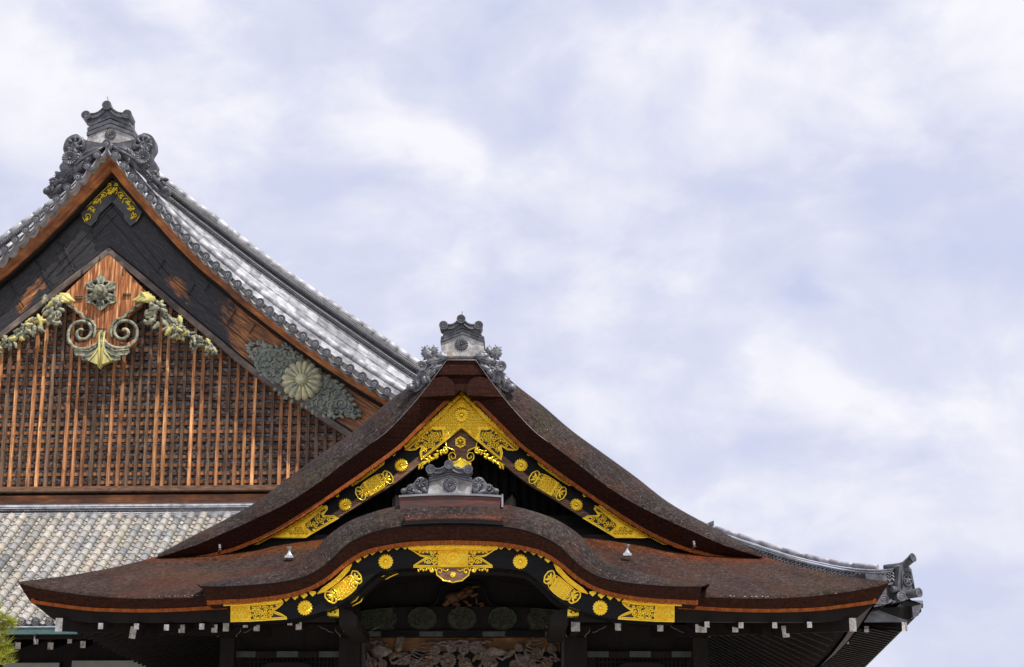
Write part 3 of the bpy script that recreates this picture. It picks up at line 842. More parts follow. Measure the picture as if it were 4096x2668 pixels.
# rafters: upper (flying) and lower rows, white-painted ends
PU = plane(25.86); PL = plane(26.75)
def rafter(M, px, py, wpx, hpx, length, rise, tilt=0.0, dx=0.0):
    c = M(px, py); s_ = M.s; hw, hh = wpx*.5*s_, hpx*.5*s_
    D_ = Vector((dx, length, rise))
    quad = [Vector((x*math.cos(tilt)-z*math.sin(tilt), 0, x*math.sin(tilt)+z*math.cos(tilt))) for x, z in ((-hw, -hh), (hw, -hh), (hw, hh), (-hw, hh))]
    mb = MB(); mb.hexa([c+q for q in quad], [c+q+D_ for q in quad])
    r = mb.build('rafter', 'dark_wood', porch)
    mb = MB(); e = Vector((0, -.008, 0))
    q2 = [q*1.02 for q in quad]
    mb.hexa([c+q+e for q in q2], [c+q+Vector((0, .004, 0)) for q in q2])
    mb.build('rafter_end', 'white_paint', r)
for x, y in ((403,2504),(546,2506),(666,2510),(807,2506),(982,2499),(1159,2489),(2476,2484),(2646,2489),(2828,2498),(2964,2501),(3099,2501),(3238,2499)):
    rafter(PU, x, y, 18, 22, 2.2, .30)
for x, y in ((727,2515),(858,2514),(904,2509),(1027,2508),(1195,2503),(2472,2506),(2641,2509),(2793,2513),(2815,2514),(2941,2513)):
    rafter(PL, x, y, 22, 30, 2.4, .45)
for x, y in ((1392,2508),(2302,2506)): rafter(plane(26.6), x, y, 33, 36, 2.0, .1)
rafter(PL, 532, 2530, 24, 45, 1.6, .45, R(-7), .8); rafter(PL, 3142, 2526, 26, 44, 1.6, .45, R(7), -.8)
for x, dx in ((236, 2.6), (3411, -2.6)):
    rafter(plane(25.9), x, 2499, 26, 50, 2.8, .2, 0, dx)
# side-eave rafters, seen from below between the eave and the wall
mb = MB()
for sd in (-1, 1):
    for i in range(30):
        y = 26.6+i*.34; xo = (tips.x if sd < 0 else 2*XA-tips.x); xi = XA+sd*W
        o_ = Vector((xo+sd*-.25, y, zs+.03-(.42 if sd > 0 else .06)*(1-(1-min(1.0, (y-25.98)/4.5))**2))); q = Vector((xi, y, wall_z-.12))
        if y < 29.4: q = lerp(o_, q, min(1, (y-25.9)/3.5))
        mb.hexa([o_+Vector((0, -.05, -.12)), o_+Vector((0, .05, -.12)), q+Vector((0, .05, -.12)), q+Vector((0, -.05, -.12))],
                [o_+Vector((0, -.05, 0)), o_+Vector((0, .05, 0)), q+Vector((0, .05, 0)), q+Vector((0, -.05, 0))])
sr = mb.build('side_rafters', 'dark_wood', porch); sr['kind'] = 'stuff'
# hip rafters
for sd in (-1, 1):
    mb = MB()
    a = Vector((XA+sd*(XA-tips.x-1.15), 26.9, zs-.10)); b = Vector((XA+sd*W, 29.6, wall_z-.30))
    n = Vector(((b-a).y, -(b-a).x, 0)).normalized()*.09; u = Vector((0, 0, .26))
    mb.hexa([a-n, a+n, b+n, b-n], [a-n+u, a+n+u, b+n+u, b-n+u])
    mb.build('hip_rafter', 'dark_wood', porch)

# ================================================================== curved (karahafu) gable
KTp = [(1809,2102),(1700,2104),(1580,2110),(1472,2137),(1390,2179),(1340,2226),(1289,2270),(1222,2306),(1137,2327),(1036,2339),(901,2347),(810,2347)]
KBp = [(1809,2175),(1636,2182),(1501,2204),(1441,2226),(1374,2270),(1326,2310),(1272,2345),(1222,2368),(1137,2391),(1002,2408),(898,2413),(827,2417)]
KOp = [(1809,2008),(1700,2010),(1570,2028),(1499,2046),(1405,2081),(1331,2128),(1290,2166),(1250,2216),(1200,2258),(1120,2284),(1000,2310),(880,2330),(790,2340)]
KOd = [25.75]*8+[25.9, 26.1, 26.0, 25.8, 25.6]
N4 = 80
KT = cat(M3(PK, KTp), N4); KB = cat(M3(plane(25.17), KBp), N4)
KO = cat([plane(d)(*p) for p, d in zip(KOp, KOd)], N4)
def kmid(t, f): return [Vector((lerp(a.x, b.x, f), lerp(a.y, b.y, t), lerp(a.z, b.z, f))) for a, b in zip(KT, KO)]
mb = MB(); mb.sm = True
C2 = [KT, kmid(.05, .16), kmid(.16, .40), kmid(.36, .66), kmid(.65, .87), KO, [p+Vector((0, 1.5, .0)) for p in KO], [p+Vector((0, 3.6, -.05)) for p in KO]]
idx = mb.loft([both(c) for c in C2], fib=True)
S = grid_surf([list(r) for r in zip(*idx[:6])], mb)
def S4(u, v):
    p, dn, nm = S(u, v); return p, dn*-1, nm
slivers(mb, S4, 7000, .06, rng, .007)
curved_roof = mb.build('curved_roof', 'bark_top', porch, recalc=False)
mb = MB()
a, b = both(KT), both(KB)
mb.loft([a, b, [p+Vector((0, .9, 0)) for p in b]])
for sd in (0, -1):
    q, r = a[sd], b[sd]; mb.loft([[q, r], [q+Vector((0, .8, .02)), r+Vector((0, .8, 0))]])
curved_edge = mb.build('curved_edge', 'bark_edge', porch)
mb = MB()
mb.tube(both([p+Vector((0, -.004, 0)) for p in KT]), .011, 6)
mb.build('dark_edging', 'black_lacquer', curved_edge)
mb = MB()
kb2 = cat(M3(plane(25.14), KBp), 220); n0 = len(kb2)
upz = []
for i, p in enumerate(kb2):
    t = (kb2[min(i+1, n0-1)]-kb2[max(i-1, 0)]).normalized(); nn = Vector((-t.z, 0, t.x));
    if nn.z < 0: nn = -nn
    upz.append(p+nn*.048+Vector((0, -.012, 0)))
upz[-1] += Vector((0, 0, .045)); upz[-2] += Vector((0, 0, .02))
lo_ = [p+Vector((0, 0, -.006*abs(math.sin(i*2.7)))) for i, p in enumerate(kb2)]
mb.loft([both(upz), both(lo_), [p+Vector((0, .07, 0)) for p in both(lo_)]], cols=lambda i, j: (lambda g: (g, g, g))(.86+.28*((j*7919) % 13)/13))
mb.build('bark_trim', 'bark_trim', curved_edge)
# black board with gilded fittings
KLp = [(1809,2271),(1653,2271),(1552,2280),(1509,2292),(1441,2352),(1400,2392),(1353,2422),(1306,2440),(1239,2462),(1151,2478),(1040,2484),(925,2487)]
PB = snap(plane(25.28), AX, NF, 1809, 1.5)
KB2 = cat(M3(PB, [(x, y-6) for x, y in KBp[:-1]]), N4); KL = cat(M3(PB, KLp), N4)
mb = MB()
a, b = both(KB2), both(KL); bk = Vector((0, .16, 0))
mb.loft([[p+bk for p in a], a, b, [p+bk for p in b]])
for sd in (0, -1): mb.loft([[a[sd], b[sd]], [a[sd]+bk, b[sd]+bk]])
# stepped mouldings behind the lower edge
mb.loft([[p+bk+Vector((0, 0, .02)) for p in b], [p+bk+Vector((0, 0, -.012)) for p in b], [p+bk*2.2+Vector((0, 0, -.012)) for p in b]])
curved_board = mb.build('curved_board', 'black_lacquer', porch)
PBm = mirror(PB, AX, NF)
for Mx in (PB, PBm):
    rg = random.Random(15)
    # end plate with swallow tail
    mb = MB()
    plate_ = [(925,2424),(1000,2420),(1060,2417),(1136,2408),(1130,2416),(1115,2430),(1100,2440),(1094,2447),(1110,2450),(1128,2458),(1146,2470),(1149,2476),(1000,2485),(925,2487)]
    ara = [(1000,2424),(1060,2421),(1120,2414),(1108,2428),(1092,2438),(1086,2447),(1098,2454),(1124,2463),(1136,2470),(1004,2479)]
    mb.mi = 2; mb.plate(Mx, plate_, 0, .02); mb.mi = 0; rim(mb, Mx, plate_, .011, .022)
    mb.mi = 1; mb.plate(Mx, ara, .004, .024); mb.mi = 0; rim(mb, Mx, ara, .007, .026)
    scrollfill(mb, Mx, ara, 15, .0085, .032, rg, 4, .016, .35)
    hexfill(mb, Mx, [(928,2428),(998,2424),(1000,2480),(928,2483)], 16, .007, .022)
    st = [(897,2412),(985,2409),(1118,2396),(1128,2402),(1136,2407),(1000,2419),(897,2425)]
    mb.mi = 2; mb.plate(Mx, st, 0, .075); mb.mi = 0; rim(mb, Mx, st, .008, .077)
    for i in range(18): leaf(mb, Mx, lerp(1000, 1122, i/17), lerp(2413, 2403, i/17), 8, 2.6, rg.uniform(0, 6.28), .073, .012, 2)
    mb.build('gold_plate', ['gold', 'gold_ground', 'gold_matte'], curved_board)
    # flank fitting
    mb = MB(); CXm, CYm, ang = 1379, 2355, math.atan2(-.78, 1.0); ca, sa = math.cos(ang), math.sin(ang)
    def Lk(s, t): t = t*.98 - .0016*s*s; return (CXm+ca*s-sa*t, CYm+sa*s+ca*t)
    rgx = rg; fit(mb, Mx, Lk, 0, 36, 31)
    c = cat([(1271,2378,0),(1310,2352,0),(1350,2322,0),(1385,2286,0),(1410,2257,0)], 14)
    o1 = offs([(p[0], p[1]) for p in c], 8); o2 = offs([(p[0], p[1]) for p in c], -8)
    st = [(c[0][0], c[0][1])]+[(p.x, p.y) for p in o1[2:-2]]+[(c[-1][0], c[-1][1])]+[(p.x, p.y) for p in reversed(o2[2:-2])]
    mb.mi = 2; mb.plate(Mx, st, 0, .07); mb.mi = 0; rim(mb, Mx, st, .008, .072)
    for p in c[1:-1]: leaf(mb, Mx, p[0], p[1], 10, 3, rg.uniform(0, 6.28), .068, .014, 2)
    mb.build('gold_plate', ['gold', 'gold_ground', 'gold_matte'], curved_board)
    # centre plate, half
    mb = MB()
    wing = [(1809,2200),(1643,2199),(1652,2203),(1682,2224),(1700,2229),(1712,2228),(1690,2240),(1672,2252),(1656,2262),(1653,2270),(1760,2269),(1809,2273)]
    ara = [(1752,2206),(1660,2204),(1690,2223),(1722,2226),(1716,2236),(1690,2246),(1668,2262),(1752,2264)]
    mb.mi = 2; mb.plate(Mx, wing, 0, .02); mb.mi = 0; rim(mb, Mx, wing[1:-1], .010, .022, False)
    mb.mi = 1; mb.plate(Mx, ara, .004, .024); mb.mi = 0; rim(mb, Mx, ara, .007, .026)
    scrollfill(mb, Mx, ara, 15, .0085, .032, rg, 4, .016, .35)
    hexfill(mb, Mx, [(1756,2206),(1809,2206),(1809,2266),(1756,2264)], 13, .007, .022)
    st = [(1809,2176),(1644,2178),(1640,2186),(1634,2196),(1640,2201),(1809,2201)]
    mb.mi = 2; mb.plate(Mx, st, 0, .075); mb.mi = 0; rim(mb, Mx, st[1:], .008, .077, False)
    for i in range(24): leaf(mb, Mx, lerp(1648, 1806, i/23), 2186, 9, 2.8, rg.uniform(0, 6.28), .073, .012, 2)
    # pendant
    pd = [(1809,2270),(1746,2270),(1748,2300),(1764,2314),(1774,2324),(1795,2327),(1809,2331)]
    mb.mi = 3; mb.plate(Mx, pd, .0, .03); mb.mi = 0
    rim(mb, Mx, [(1809,2331),(1795,2327),(1774,2324),(1764,2314),(1748,2302),(1745,2286),(1752,2274),(1764,2275),(1768,2286),(1762,2294),(1756,2288)], .010, .036, False)
    rim(mb, Mx, [(1796,2279),(1784,2286),(1770,2280),(1776,2274)], .008, .036, False)
    for i in range(9): leaf(mb, Mx, 1740-i*8.5, 2274+4*math.sin(i*1.7), rg.uniform(10, 15), 4.5, rg.uniform(1.0, 2.2), .03, .025, 2)
    rim(mb, Mx, scroll_pts(1729, 2282, 11, -1.2, 1.3, -1, 14), .012, .04, False)
    mb.build('gold_plate', ['gold', 'gold_ground', 'gold_matte', 'brown_wood'], curved_board)
    for (x, y) in ((1543,2246), (1220,2431)): inst('rosette', ro, curved_board, Mx(x, y, .004), 30*PB.s)
    # little hanging quatrefoils
    qm = MB()
    for (x, y) in ((1146,2396),(1181,2390),(1217,2385),(1252,2376),(1432,2242),(1460,2223),(1490,2211),(1524,2201),(1555,2196),(1588,2191),(1621,2189)):
        q = [(x-13, y-7), (x-13, y-1), (x-7, y+4), (x, y+11), (x+7, y+4), (x+13, y-1), (x+13, y-7), (x, y-9)]
        qb = MB(); qb.plate(Mx, q, 0, .05)
        rim(qb, Mx, q, .005, .052)
        for k in (-6, 0, 6): leaf(qb, Mx, x+k, y-5, 9, 2.2, 1.57, .05, .010, 1)
        qb.build('hanging_leaf', 'gold', curved_board)
inst('rosette', ro, curved_board, PB(1809, 2232, .02), 28*PB.s)
inst('small_rosette', ro, curved_board, PB(1809, 2300, .03), 11*PB.s)
# gilded line patches on the boards behind (seen under the arch)
for P in ([(1522,2308),(1546,2297),(1580,2281)], [(1537,2319),(1562,2306),(1600,2290)], [(1390,2418),(1420,2402),(1432,2382)], [(1405,2426),(1438,2408),(1448,2392)]):
    mb = MB(); rim(mb, plane(25.62), [(x+4, y-2) for x, y in P], .012, .0, False); mb.build('gold_line', 'gold', curved_board)
# nested black arches going back under the curved roof
mb = MB()
for k, (dy, dz) in enumerate(((.30, -.02), (.34, .03), (.9, .06))):
    c = [p+Vector((0, dy, dz)) for p in both(KL) if abs(p.x-XA) < 1.62]
    mb.loft([[p+Vector((0, 0, .25)) for p in c], c, [p+Vector((0, .3, 0)) for p in c]])
cl = both(KB2)
mb.loft([[p+Vector((0, .1, .02)) for p in cl], [p+Vector((0, 4.2, .02)) for p in cl]])
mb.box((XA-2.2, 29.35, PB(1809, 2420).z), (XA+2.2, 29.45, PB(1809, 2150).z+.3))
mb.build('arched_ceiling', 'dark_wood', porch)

# saddle of layered bark and its wooden box
def band(pl, pr, D0, D1, sg=0): pass
mb = MB(); mb.sm = False
zt = None
xl, xr = plane(25.35)(1580, 2050).x, 0
cx = XA
def saddle(w0, w1, zf, zb, yf, yb, crown=.05, n=14):
    fr_ = []; bk_ = []
    for i in range(n+1):
        u = -1+2*i/n; c = crown*(1-u*u)
        fr_.append(Vector((cx+u*w0, yf, zf+c))); bk_.append(Vector((cx+u*w1, yb, zb+c)))
    return fr_, bk_
s25 = 25.0/FPX/math.cos(PITCH)
z_ = lambda y, D=25.2: plane(D)(1809, y).z
f1, b1 = saddle(.66, .82, z_(2080, 24.98), z_(2022, 25.5), 24.98, 25.5, .03)
mb.col = (1.7, 1.0, .85)
mb.loft([[p-Vector((0, 0, .05)) for p in f1], f1, b1, [p+Vector((0, 1.6, 0)) for p in b1]])
mb.loft([[f1[0]-Vector((0, 0, .05)), f1[0]], [b1[0]-Vector((0, 0, .12)), b1[0]]]); mb.loft([[f1[-1]-Vector((0, 0, .05)), f1[-1]], [b1[-1]-Vector((0, 0, .12)), b1[-1]]])
saddle_o = mb.build('ridge_saddle', 'bark_top', curved_roof)
mb = MB()
for k in range(3):
    f2, b2 = saddle(.66+.014*(k+1), .82+.02*(k+1), z_(2080, 24.98)-.016-.022*k, z_(2022, 25.5)-.02-.03*k, 24.975-.012*(k+1), 25.47, .03)
    d_ = Vector((0, 0, -.016))
    mb.loft([[p+Vector((0, .12, 0)) for p in f2], f2, [p+d_ for p in f2], [p+d_+Vector((0, .12, 0)) for p in f2]])
    for e in (0, -1):
        q = [f2[e], b2[e]]; mb.loft([[p+Vector((.1 if e else -.1, 0, -.05))*0 + p*0 + p for p in q], [p+d_*1.4 for p in q]])
mb.build('saddle_lines', 'dark_wood', saddle_o)
PX = plane(25.3)
xc = PX(1801, 2000).x; hw = (2002-1600)*.5*PX.s
mb = MB()
zt0, zb0 = PX(1800, 1986).z, PX(1800, 2038).z
fr_ = []; n = 16
for i in range(n+1):
    u = -1+2*i/n; fr_.append((xc+u*hw, zt0+.03*(1-u*u)))
low = [(xc+u*hw*.965, zb0+.0*(1-u*u)) for u in [1-2*i/n for i in range(n+1)]]
mb.prism([Vector((x, 25.3, z)) for x, z in fr_]+[Vector((x, 25.3, z)) for x, z in low], Vector((0, .6, 0)))
ridge_box = mb.build('ridge_box', 'box_wood', curved_roof)
mb = MB()
tp = [Vector((x*1.0, 25.27, z+.012)) for x, z in fr_]
mb.loft([[p-Vector((0, 0, .028)) for p in tp], tp, [p+Vector((0, .82, 0)) for p in tp]])
mb.box((xc+hw-.004, 25.27, zb0+.03), (xc+hw+.02, 26.0, zt0+.03))
mb.build('metal_cap', 'metal_edge', ridge_box)

# ---- ridge-end ornaments (shared builder)
def ridge_end(parent, M, blk, emblem, er, discs, dr, spike, leaves, nm='ridge_ornament', mats=('plaster', 'tile_dark'), body=.5):
    """blk: plaster trapezoid (pixels); discs: three round cap tiles; M: front plane"""
    mb = MB(); nb = M.n*-1
    xs0, xs1, xt0, xt1, yb, yt, ya = blk          # base left/right, top left/right, base y, eave y, apex y
    xm = (xt0+xt1)/2
    front = [(xs0, yb), (xs1, yb), (xt1, yt), (xm, ya), (xt0, yt)]
    mb.plate(M, front, -body, 0)
    o = mb.build(nm, mats[0], parent)
    # chevron courses
    mb = MB(); h = (yt-ya)
    dz = max(6.0, (ya-discs[1][1])*.22)
    for k in range(2):
        y0 = -k*dz*1.05; e = 4+k*-2
        ch = [(xt0-e, yt+y0), (xm, ya+y0), (xt1+e, yt+y0), (xt1+e, yt+y0-dz*.78), (xm, ya+y0-dz*.78), (xt0-e, yt+y0-dz*.78)]
        mb.plate(M, ch, -body, .035-.012*k)
    # roof body under the caps and the two hollow side wings
    (lx, ly), (mx_, my), (rx, ry) = discs
    yy = -2.1*dz
    bd = [(xt0+6, yt+yy), (xm, ya+yy), (xt1-6, yt+yy), (rx, ry+dr*.4), ((rx+mx_)/2, (ry+my)/2+dr*.75), (mx_, my), ((lx+mx_)/2, (ly+my)/2+dr*.75), (lx, ly+dr*.4)]
    mb.plate(M, bd, -body, .03)
    for (x0, y0), (x1, y1) in (((lx, ly), (mx_, my)), ((mx_, my), (rx, ry))):
        q = cat([(x0, y0, 0), ((x0+x1)/2, (y0+y1)/2+dr*.75, 0), (x1, y1, 0)], 9)
        up_ = [(p[0], p[1]-dr*.42) for p in q]; lo = [(p[0], p[1]+dr*.5) for p in q]
        mb.plate(M, up_+lo[::-1], -body*1.2, .055)
        rim(mb, M, up_[1:-1], .015, .06, False); rim(mb, M, lo[1:-1], .013, .06, False)
    mb.build('cap_course', mats[1], o)
    em = endtile_mesh(mats[1], 'petal', 4.5)
    for (x, y) in discs: inst('cap_tile', em, o, M(x, y, .11), dr*M.s)
    if emblem: inst('flower_emblem', rosette_mesh(mats[1], 16, .16), o, M(emblem[0], emblem[1], .004), er*M.s)
    if spike:
        mb = MB(); mb.tube(M3(M, spike, -.1), .009, 6, False, up=M.n, taper=lambda t: 1-.5*t); mb.build('spike', 'iron', o)
    return o
def foliage(mb, M, items, rg, w=.02):
    for it in items:
        k = it[0]
        if k == 'swirl':
            _, x, y, r, a0, sg = it
            mb.tube(M3(M, scroll_pts(x, y, r, a0, 1.35, sg, 20), w+.03), r*M.s*.22, 7, False, up=M.n)
            mb.dome(M(x, y, -.04), Vector((1, 0, 0)), Vector((0, 0, 1)), M.n, r*.92*M.s, r*.92*M.s, .09, 16, 3)
            for j in range(7):
                a = a0+j*.9; leaf(mb, M, x+math.cos(a)*r*.35, y+math.sin(a)*r*.35, r*.62, r*.2, a+.4*sg, w+.04, .05, 2, .2*sg)
        elif k == 'leaf':
            _, x, y, L, Wd, a = it; leaf(mb, M, x, y, L, Wd, a, w, .06, 3)
            mb.tube(M3(M, [(x, y), (x+math.cos(a)*L*.8, y+math.sin(a)*L*.8)], w+.05), .012, 5, False, up=M.n)
            for sg in (-1, 1):
                for f in (.25, .5, .72): mb.tube(M3(M, [(x+math.cos(a)*L*f, y+math.sin(a)*L*f), (x+math.cos(a)*L*(f+.15)+math.cos(a+sg*1.2)*Wd*.7, y+math.sin(a)*L*(f+.15)+math.sin(a+sg*1.2)*Wd*.7)], w+.045), .007, 4, False, up=M.n)
        elif k == 'bud':
            _, x, y, r = it
            o = M(x, y, .02); e1 = Vector((1, 0, 0)); e2 = Vector((0, 0, 1))
            mb.lathe(o, M.n, [(r*M.s*.8, -.10), (r*M.s, -.02), (r*M.s*.92, .05), (r*M.s*.6, .09), (r*M.s*.15, .105)], 16)
            for j in range(9):
                t = -1+2*j/8
                mb.tube([M(x+t*r*.9*math.cos(v), y+r*.95*math.sin(v), .02+.10*math.cos(v)*(1-.6*t*t)) for v in [R(-70+20*q) for q in range(8)]], .008, 4, False, up=M.n)
# upper gable ridge ornament
PR = plane(28.55); PRm = mirror(PR, Vector((PR(1846, 1400).x, 0, 0)), NF)
top = ridge_end(porch, PR, (1764,1937,1766,1935,1425,1370,1338), (1846,1377), 27, ((1775,1308),(1845,1283),(1915,1308)), 18, [(1846,1268),(1848,1238)], None)
rg = random.Random(33)
for Mx in (PR, PRm):
    mb = MB()
    foliage(mb, Mx, [('leaf',1792,1430,62,22,3.25),('leaf',1762,1438,58,24,2.9),('leaf',1726,1432,42,26,3.9),('leaf',1712,1428,44,22,4.4),('leaf',1728,1418,34,18,5.2),
        ('leaf',1770,1464,52,16,2.75),('leaf',1742,1478,40,17,2.3),('leaf',1722,1480,44,18,2.0),('leaf',1700,1490,36,16,2.6),('leaf',1690,1500,40,18,1.3),
        ('leaf',1676,1508,40,18,2.1),('leaf',1706,1500,34,14,1.2),('leaf',1668,1520,34,16,1.6)], rg, .0)
    q = [(1778,1425),(1792,1440),(1712,1528),(1662,1568),(1640,1556),(1668,1512),(1682,1470),(1704,1444),(1740,1436)]
    q = [(p[0], p[1]) for p in cat([(x, y, 0) for x, y in q+q[:1]], 70)][:-1]
    mb.plate(Mx, q, -.12, .0)
    mb.tube(M3(Mx, [(1790,1432),(1750,1450),(1712,1478),(1690,1510),(1660,1548)], .02), .022, 6, False, up=PR.n)
    mb.build('leaf_scroll', 'tile_mid', top)
    inst('flower', rosette_mesh('tile_mid', 16, .22, .25), top, Mx(1687, 1471, .10), 22.5*PR.s)
    mb = MB(); foliage(mb, Mx, [('bud', 1643, 1553, 17)], rg); mb.build('flower_bud', 'tile_mid', top)
mb = MB(); mb.plate(PR, [(1780,1424),(1910,1424),(1893,1441),(1788,1441)], -.4, .0); mb.build('ridge_base', 'tile_mid', top)
# curved gable ridge ornament
PQ = plane(25.42); PQm = mirror(PQ, Vector((PQ(1800, 1950).x, 0, 0)), NF)
low_ = ridge_end(porch, PQ, (1712,1892,1718,1886,1974,1928,1908), (1799,1941), 28, ((1723,1882),(1797,1864),(1873,1882)), 18.5, None, None)
for Mx in (PQ, PQm):
    mb = MB()
    q = [(1712,1978),(1712,1925),(1700,1912),(1684,1910),(1664,1920),(1652,1934),(1640,1936),(1628,1948),(1612,1956),(1606,1970),(1616,1980)]
    q = [(p[0], p[1]) for p in cat([(x, y, 0) for x, y in q+q[:1]], 70)][:-1]
    mb.plate(Mx, q, -.22, .0)
    foliage(mb, Mx, [('swirl',1683,1934,22,-.6,-1),('swirl',1640,1954,14,0,1),('leaf',1706,1970,40,13,3.9),('leaf',1690,1976,44,12,3.5),('leaf',1670,1974,40,11,3.6),('leaf',1650,1976,34,9,3.5)], rg, .0)
    mb.build('cloud_scroll', 'tile_mid', low_)
    mb = MB(); foliage(mb, Mx, [('bud', 1616, 1967, 11)], rg); mb.build('flower_bud', 'tile_mid', low_)

# ================================================================== under the arch: posts, beams, carved transom, windows
PT = plane(29.2)
gz = 0.0
def post(px, w, D):
    M = plane(D); c = M(px, 2600); hw_ = w*.5*M.s
    mb = MB(); mb.box((c.x-hw_, D, 0), (c.x+hw_, D+2*hw_, M(px, 2545).z)); p_ = mb.build('post', 'dark_wood', porch)
    mb = MB()
    # bracket arm with pale-edged curved profile
    for sg in (-1, 1):
        q = [(px, 2500), (px+sg*54, 2508), (px+sg*54, 2522), (px+sg*46, 2532), (px+sg*40, 2534), (px+sg*34, 2548), (px, 2552)]
        mb.plate(M, q, -.25, .0)
    mb.build('bracket', 'dark_wood', p_)
    mb = MB()
    for sg in (-1, 1):
        q = [(px+sg*55, 2510), (px+sg*55, 2524), (px+sg*47, 2533), (px+sg*41, 2536), (px+sg*36, 2548)]
        rim(mb, M, q, .006, .004, False)
        q = [(px+sg*122, 2503), (px+sg*110, 2512), (px+sg*92, 2518), (px+sg*84, 2526), (px+sg*66, 2530)]
        rim(mb, M, q, .005, .004, False)
    mb.build('pale_edge', 'pale_line', p_)
for px, w_ in ((908, 54), (1398, 80), (2304, 84), (2802, 58)): post(px, w_, 28.2)
# gilded beam noses under the curved board
for sd, Mx in ((1, plane(25.5)), (-1, mirror(plane(25.5), AX, NF))):
    mb = MB()
    q = [(1311,2446),(1354,2428),(1354,2464),(1311,2460)]
    mb.plate(Mx, q, -.25, .0); rim(mb, Mx, q, .008, .002)
    nose = mb.build('beam_nose', 'gold', porch)
    mb = MB(); mb.plate(Mx, [(1317,2449),(1333,2442),(1348,2448),(1333,2458)], 0, .006); mb.build('nose_panel', 'black_lacquer', nose)
    inst('small_rosette', ro, nose, Mx(1332, 2450, .006), 6*PB.s)
    mb = MB(); mb.plate(Mx, [(1354,2426),(1400,2440),(1424,2460),(1424,2500),(1354,2500)], -2.5, -.1); mb.build('beam', 'dark_wood', nose)
# tie beam with medallions
mb = MB()
tb = cat([(1418,2446,0),(1500,2436,0),(1640,2428,0),(1848,2426,0),(2050,2428,0),(2200,2438,0),(2300,2448,0)], 24)
mb.plate(PT, [(p[0], p[1]) for p in tb]+[(2300,2520),(2060,2518),(1848,2519),(1640,2518),(1418,2521)], -.3, 0)
tie_beam = mb.build('tie_beam', 'dark_wood', porch)
for x in (1689, 1848, 2010):
    mb = MB(); pts = []
    for k in range(48):
        a = 2*math.pi*k/48; r = 1+.05*abs(math.sin(a*6)); pts.append((x+55*r*math.cos(a), 2474+43*r*math.sin(a)))
    mb.plate(PT, pts, 0, .02); rim(mb, PT, pts, .010, .022)
    scrollfill(mb, PT, [(x+(p[0]-x)*.9, 2474+(p[1]-2474)*.9) for p in pts], 20, .008, .024, rg, 2, .02)
    mb.build('medallion', 'green_bronze', tie_beam)
for Mx in (PT, mirror(PT, Vector((PT(1848, 2474).x, 0, 0)), NF)):
    mb = MB(); q = [(1422,2448),(1480,2440),(1576,2432),(1572,2448),(1586,2462),(1588,2478),(1580,2492),(1572,2502),(1578,2516),(1422,2519)]
    mb.plate(Mx, q, 0, .018); rim(mb, Mx, q, .010, .02); scrollfill(mb, Mx, q, 26, .009, .022, rg, 2, .02)
    mb.build('end_fitting', 'green_bronze', tie_beam)
# crouching beast carving in a frog-leg strut above the beam
mb = MB(); PD = plane(29.25)
ol = [(1690,2426),(1735,2420),(1752,2396),(1762,2352),(1790,2330),(1850,2322),(1910,2330),(1938,2352),(1950,2396),(1966,2418),(2012,2426)]
mb.tube(M3(PD, ol, .0), .02, 6, False, up=PD.n); strut = mb.build('frog_leg_strut', 'dark_wood', tie_beam)
mb = MB(); mb.col = (.42, .36, .36); e1 = Vector((1, 0, 0)); e2 = Vector((0, .0, 1))
s9 = PD.s
for (x, y, rx, ry, h_, t_) in ((1812,2392,30,24,.12,0),(1846,2380,32,19,.13,.25),(1878,2366,19,15,.13,.5),(1898,2380,18,8,.10,.35),(1822,2416,14,7,.09,.3),(1864,2408,15,6,.10,-.6),(1906,2404,5,15,.08,.1),(1790,2408,12,16,.10,-.4)):
    a1 = e1*math.cos(t_)+e2*math.sin(t_); a2 = e2*math.cos(t_)-e1*math.sin(t_)
    mb.dome(PD(x, y, .02), a1, a2, PD.n, rx*s9, ry*s9, h_, 14, 4)
for i in range(12): mb.tube(M3(PD, [(1850+i*4, 2364-i*.8), (1868+i*4, 2352-i*.6+3*(i%3)), (1884+i*3.4, 2350+4*(i%2)-i*.3)], .10), .006, 5, False, up=PD.n)
for i in range(26): mb.dome(PD(1840+rg.uniform(0, 50), 2368+rg.uniform(0, 22), .13), e1, e2, PD.n, .012, .012, .03, 6, 2)
for i in range(8): leaf(mb, PD, 1770+i*24, 2418, 22, 6, rg.uniform(-.6, .6)+3.1*(i % 2), .03, .05, 3)
mb.build('beast_carving', 'carving_ground', strut)
# carved transom panel
PC = plane(29.3)
mb = MB(); q0 = [(1444,2524),(2264,2524),(2264,2760),(1444,2760)]
a = PC(1444, 2524); b = PC(2264, 2760); i0 = PC(1464, 2550); i1 = PC(2242, 2740)
y0 = 29.15
mb.box((a.x, y0, i0.z), (b.x, 29.4, a.z)); mb.box((a.x, y0, b.z), (b.x, 29.4, i1.z))
mb.box((a.x, y0, i1.z), (i0.x, 29.4, i0.z)); mb.box((i1.x, y0, i1.z), (b.x, 29.4, i0.z))
transom = mb.build('carved_transom', 'black_lacquer', porch)
for x0, x1 in ((1446,1526),(1678,1774),(1930,2024),(2180,2262)):
    mb = MB(); mb.plate(plane(29.14), [(x0,2526),(x1,2526),(x1-6,2538),(x1,2546),(x0,2546)], 0, .01); mb.build('bronze_corner', 'grey_bronze', transom)
for x0, x1 in ((1446,1462),(2245,2262)): mb = MB(); mb.plate(plane(29.14), [(x0,2547),(x1,2547),(x1,2700),(x0,2700)], 0, .01); mb.build('bronze_strip', 'grey_bronze', transom)
mb = MB(); mb.box((i0.x, 29.36, i1.z), (i1.x, 29.39, PC(1500, 2604).z)); mb.build('dark_backing', 'black_lacquer', transom)
mb = MB(); mb.box((i0.x, 29.35, PC(1500, 2604).z), (i1.x, 29.39, i0.z)); mb.build('painted_ground', 'carving_ground', transom)
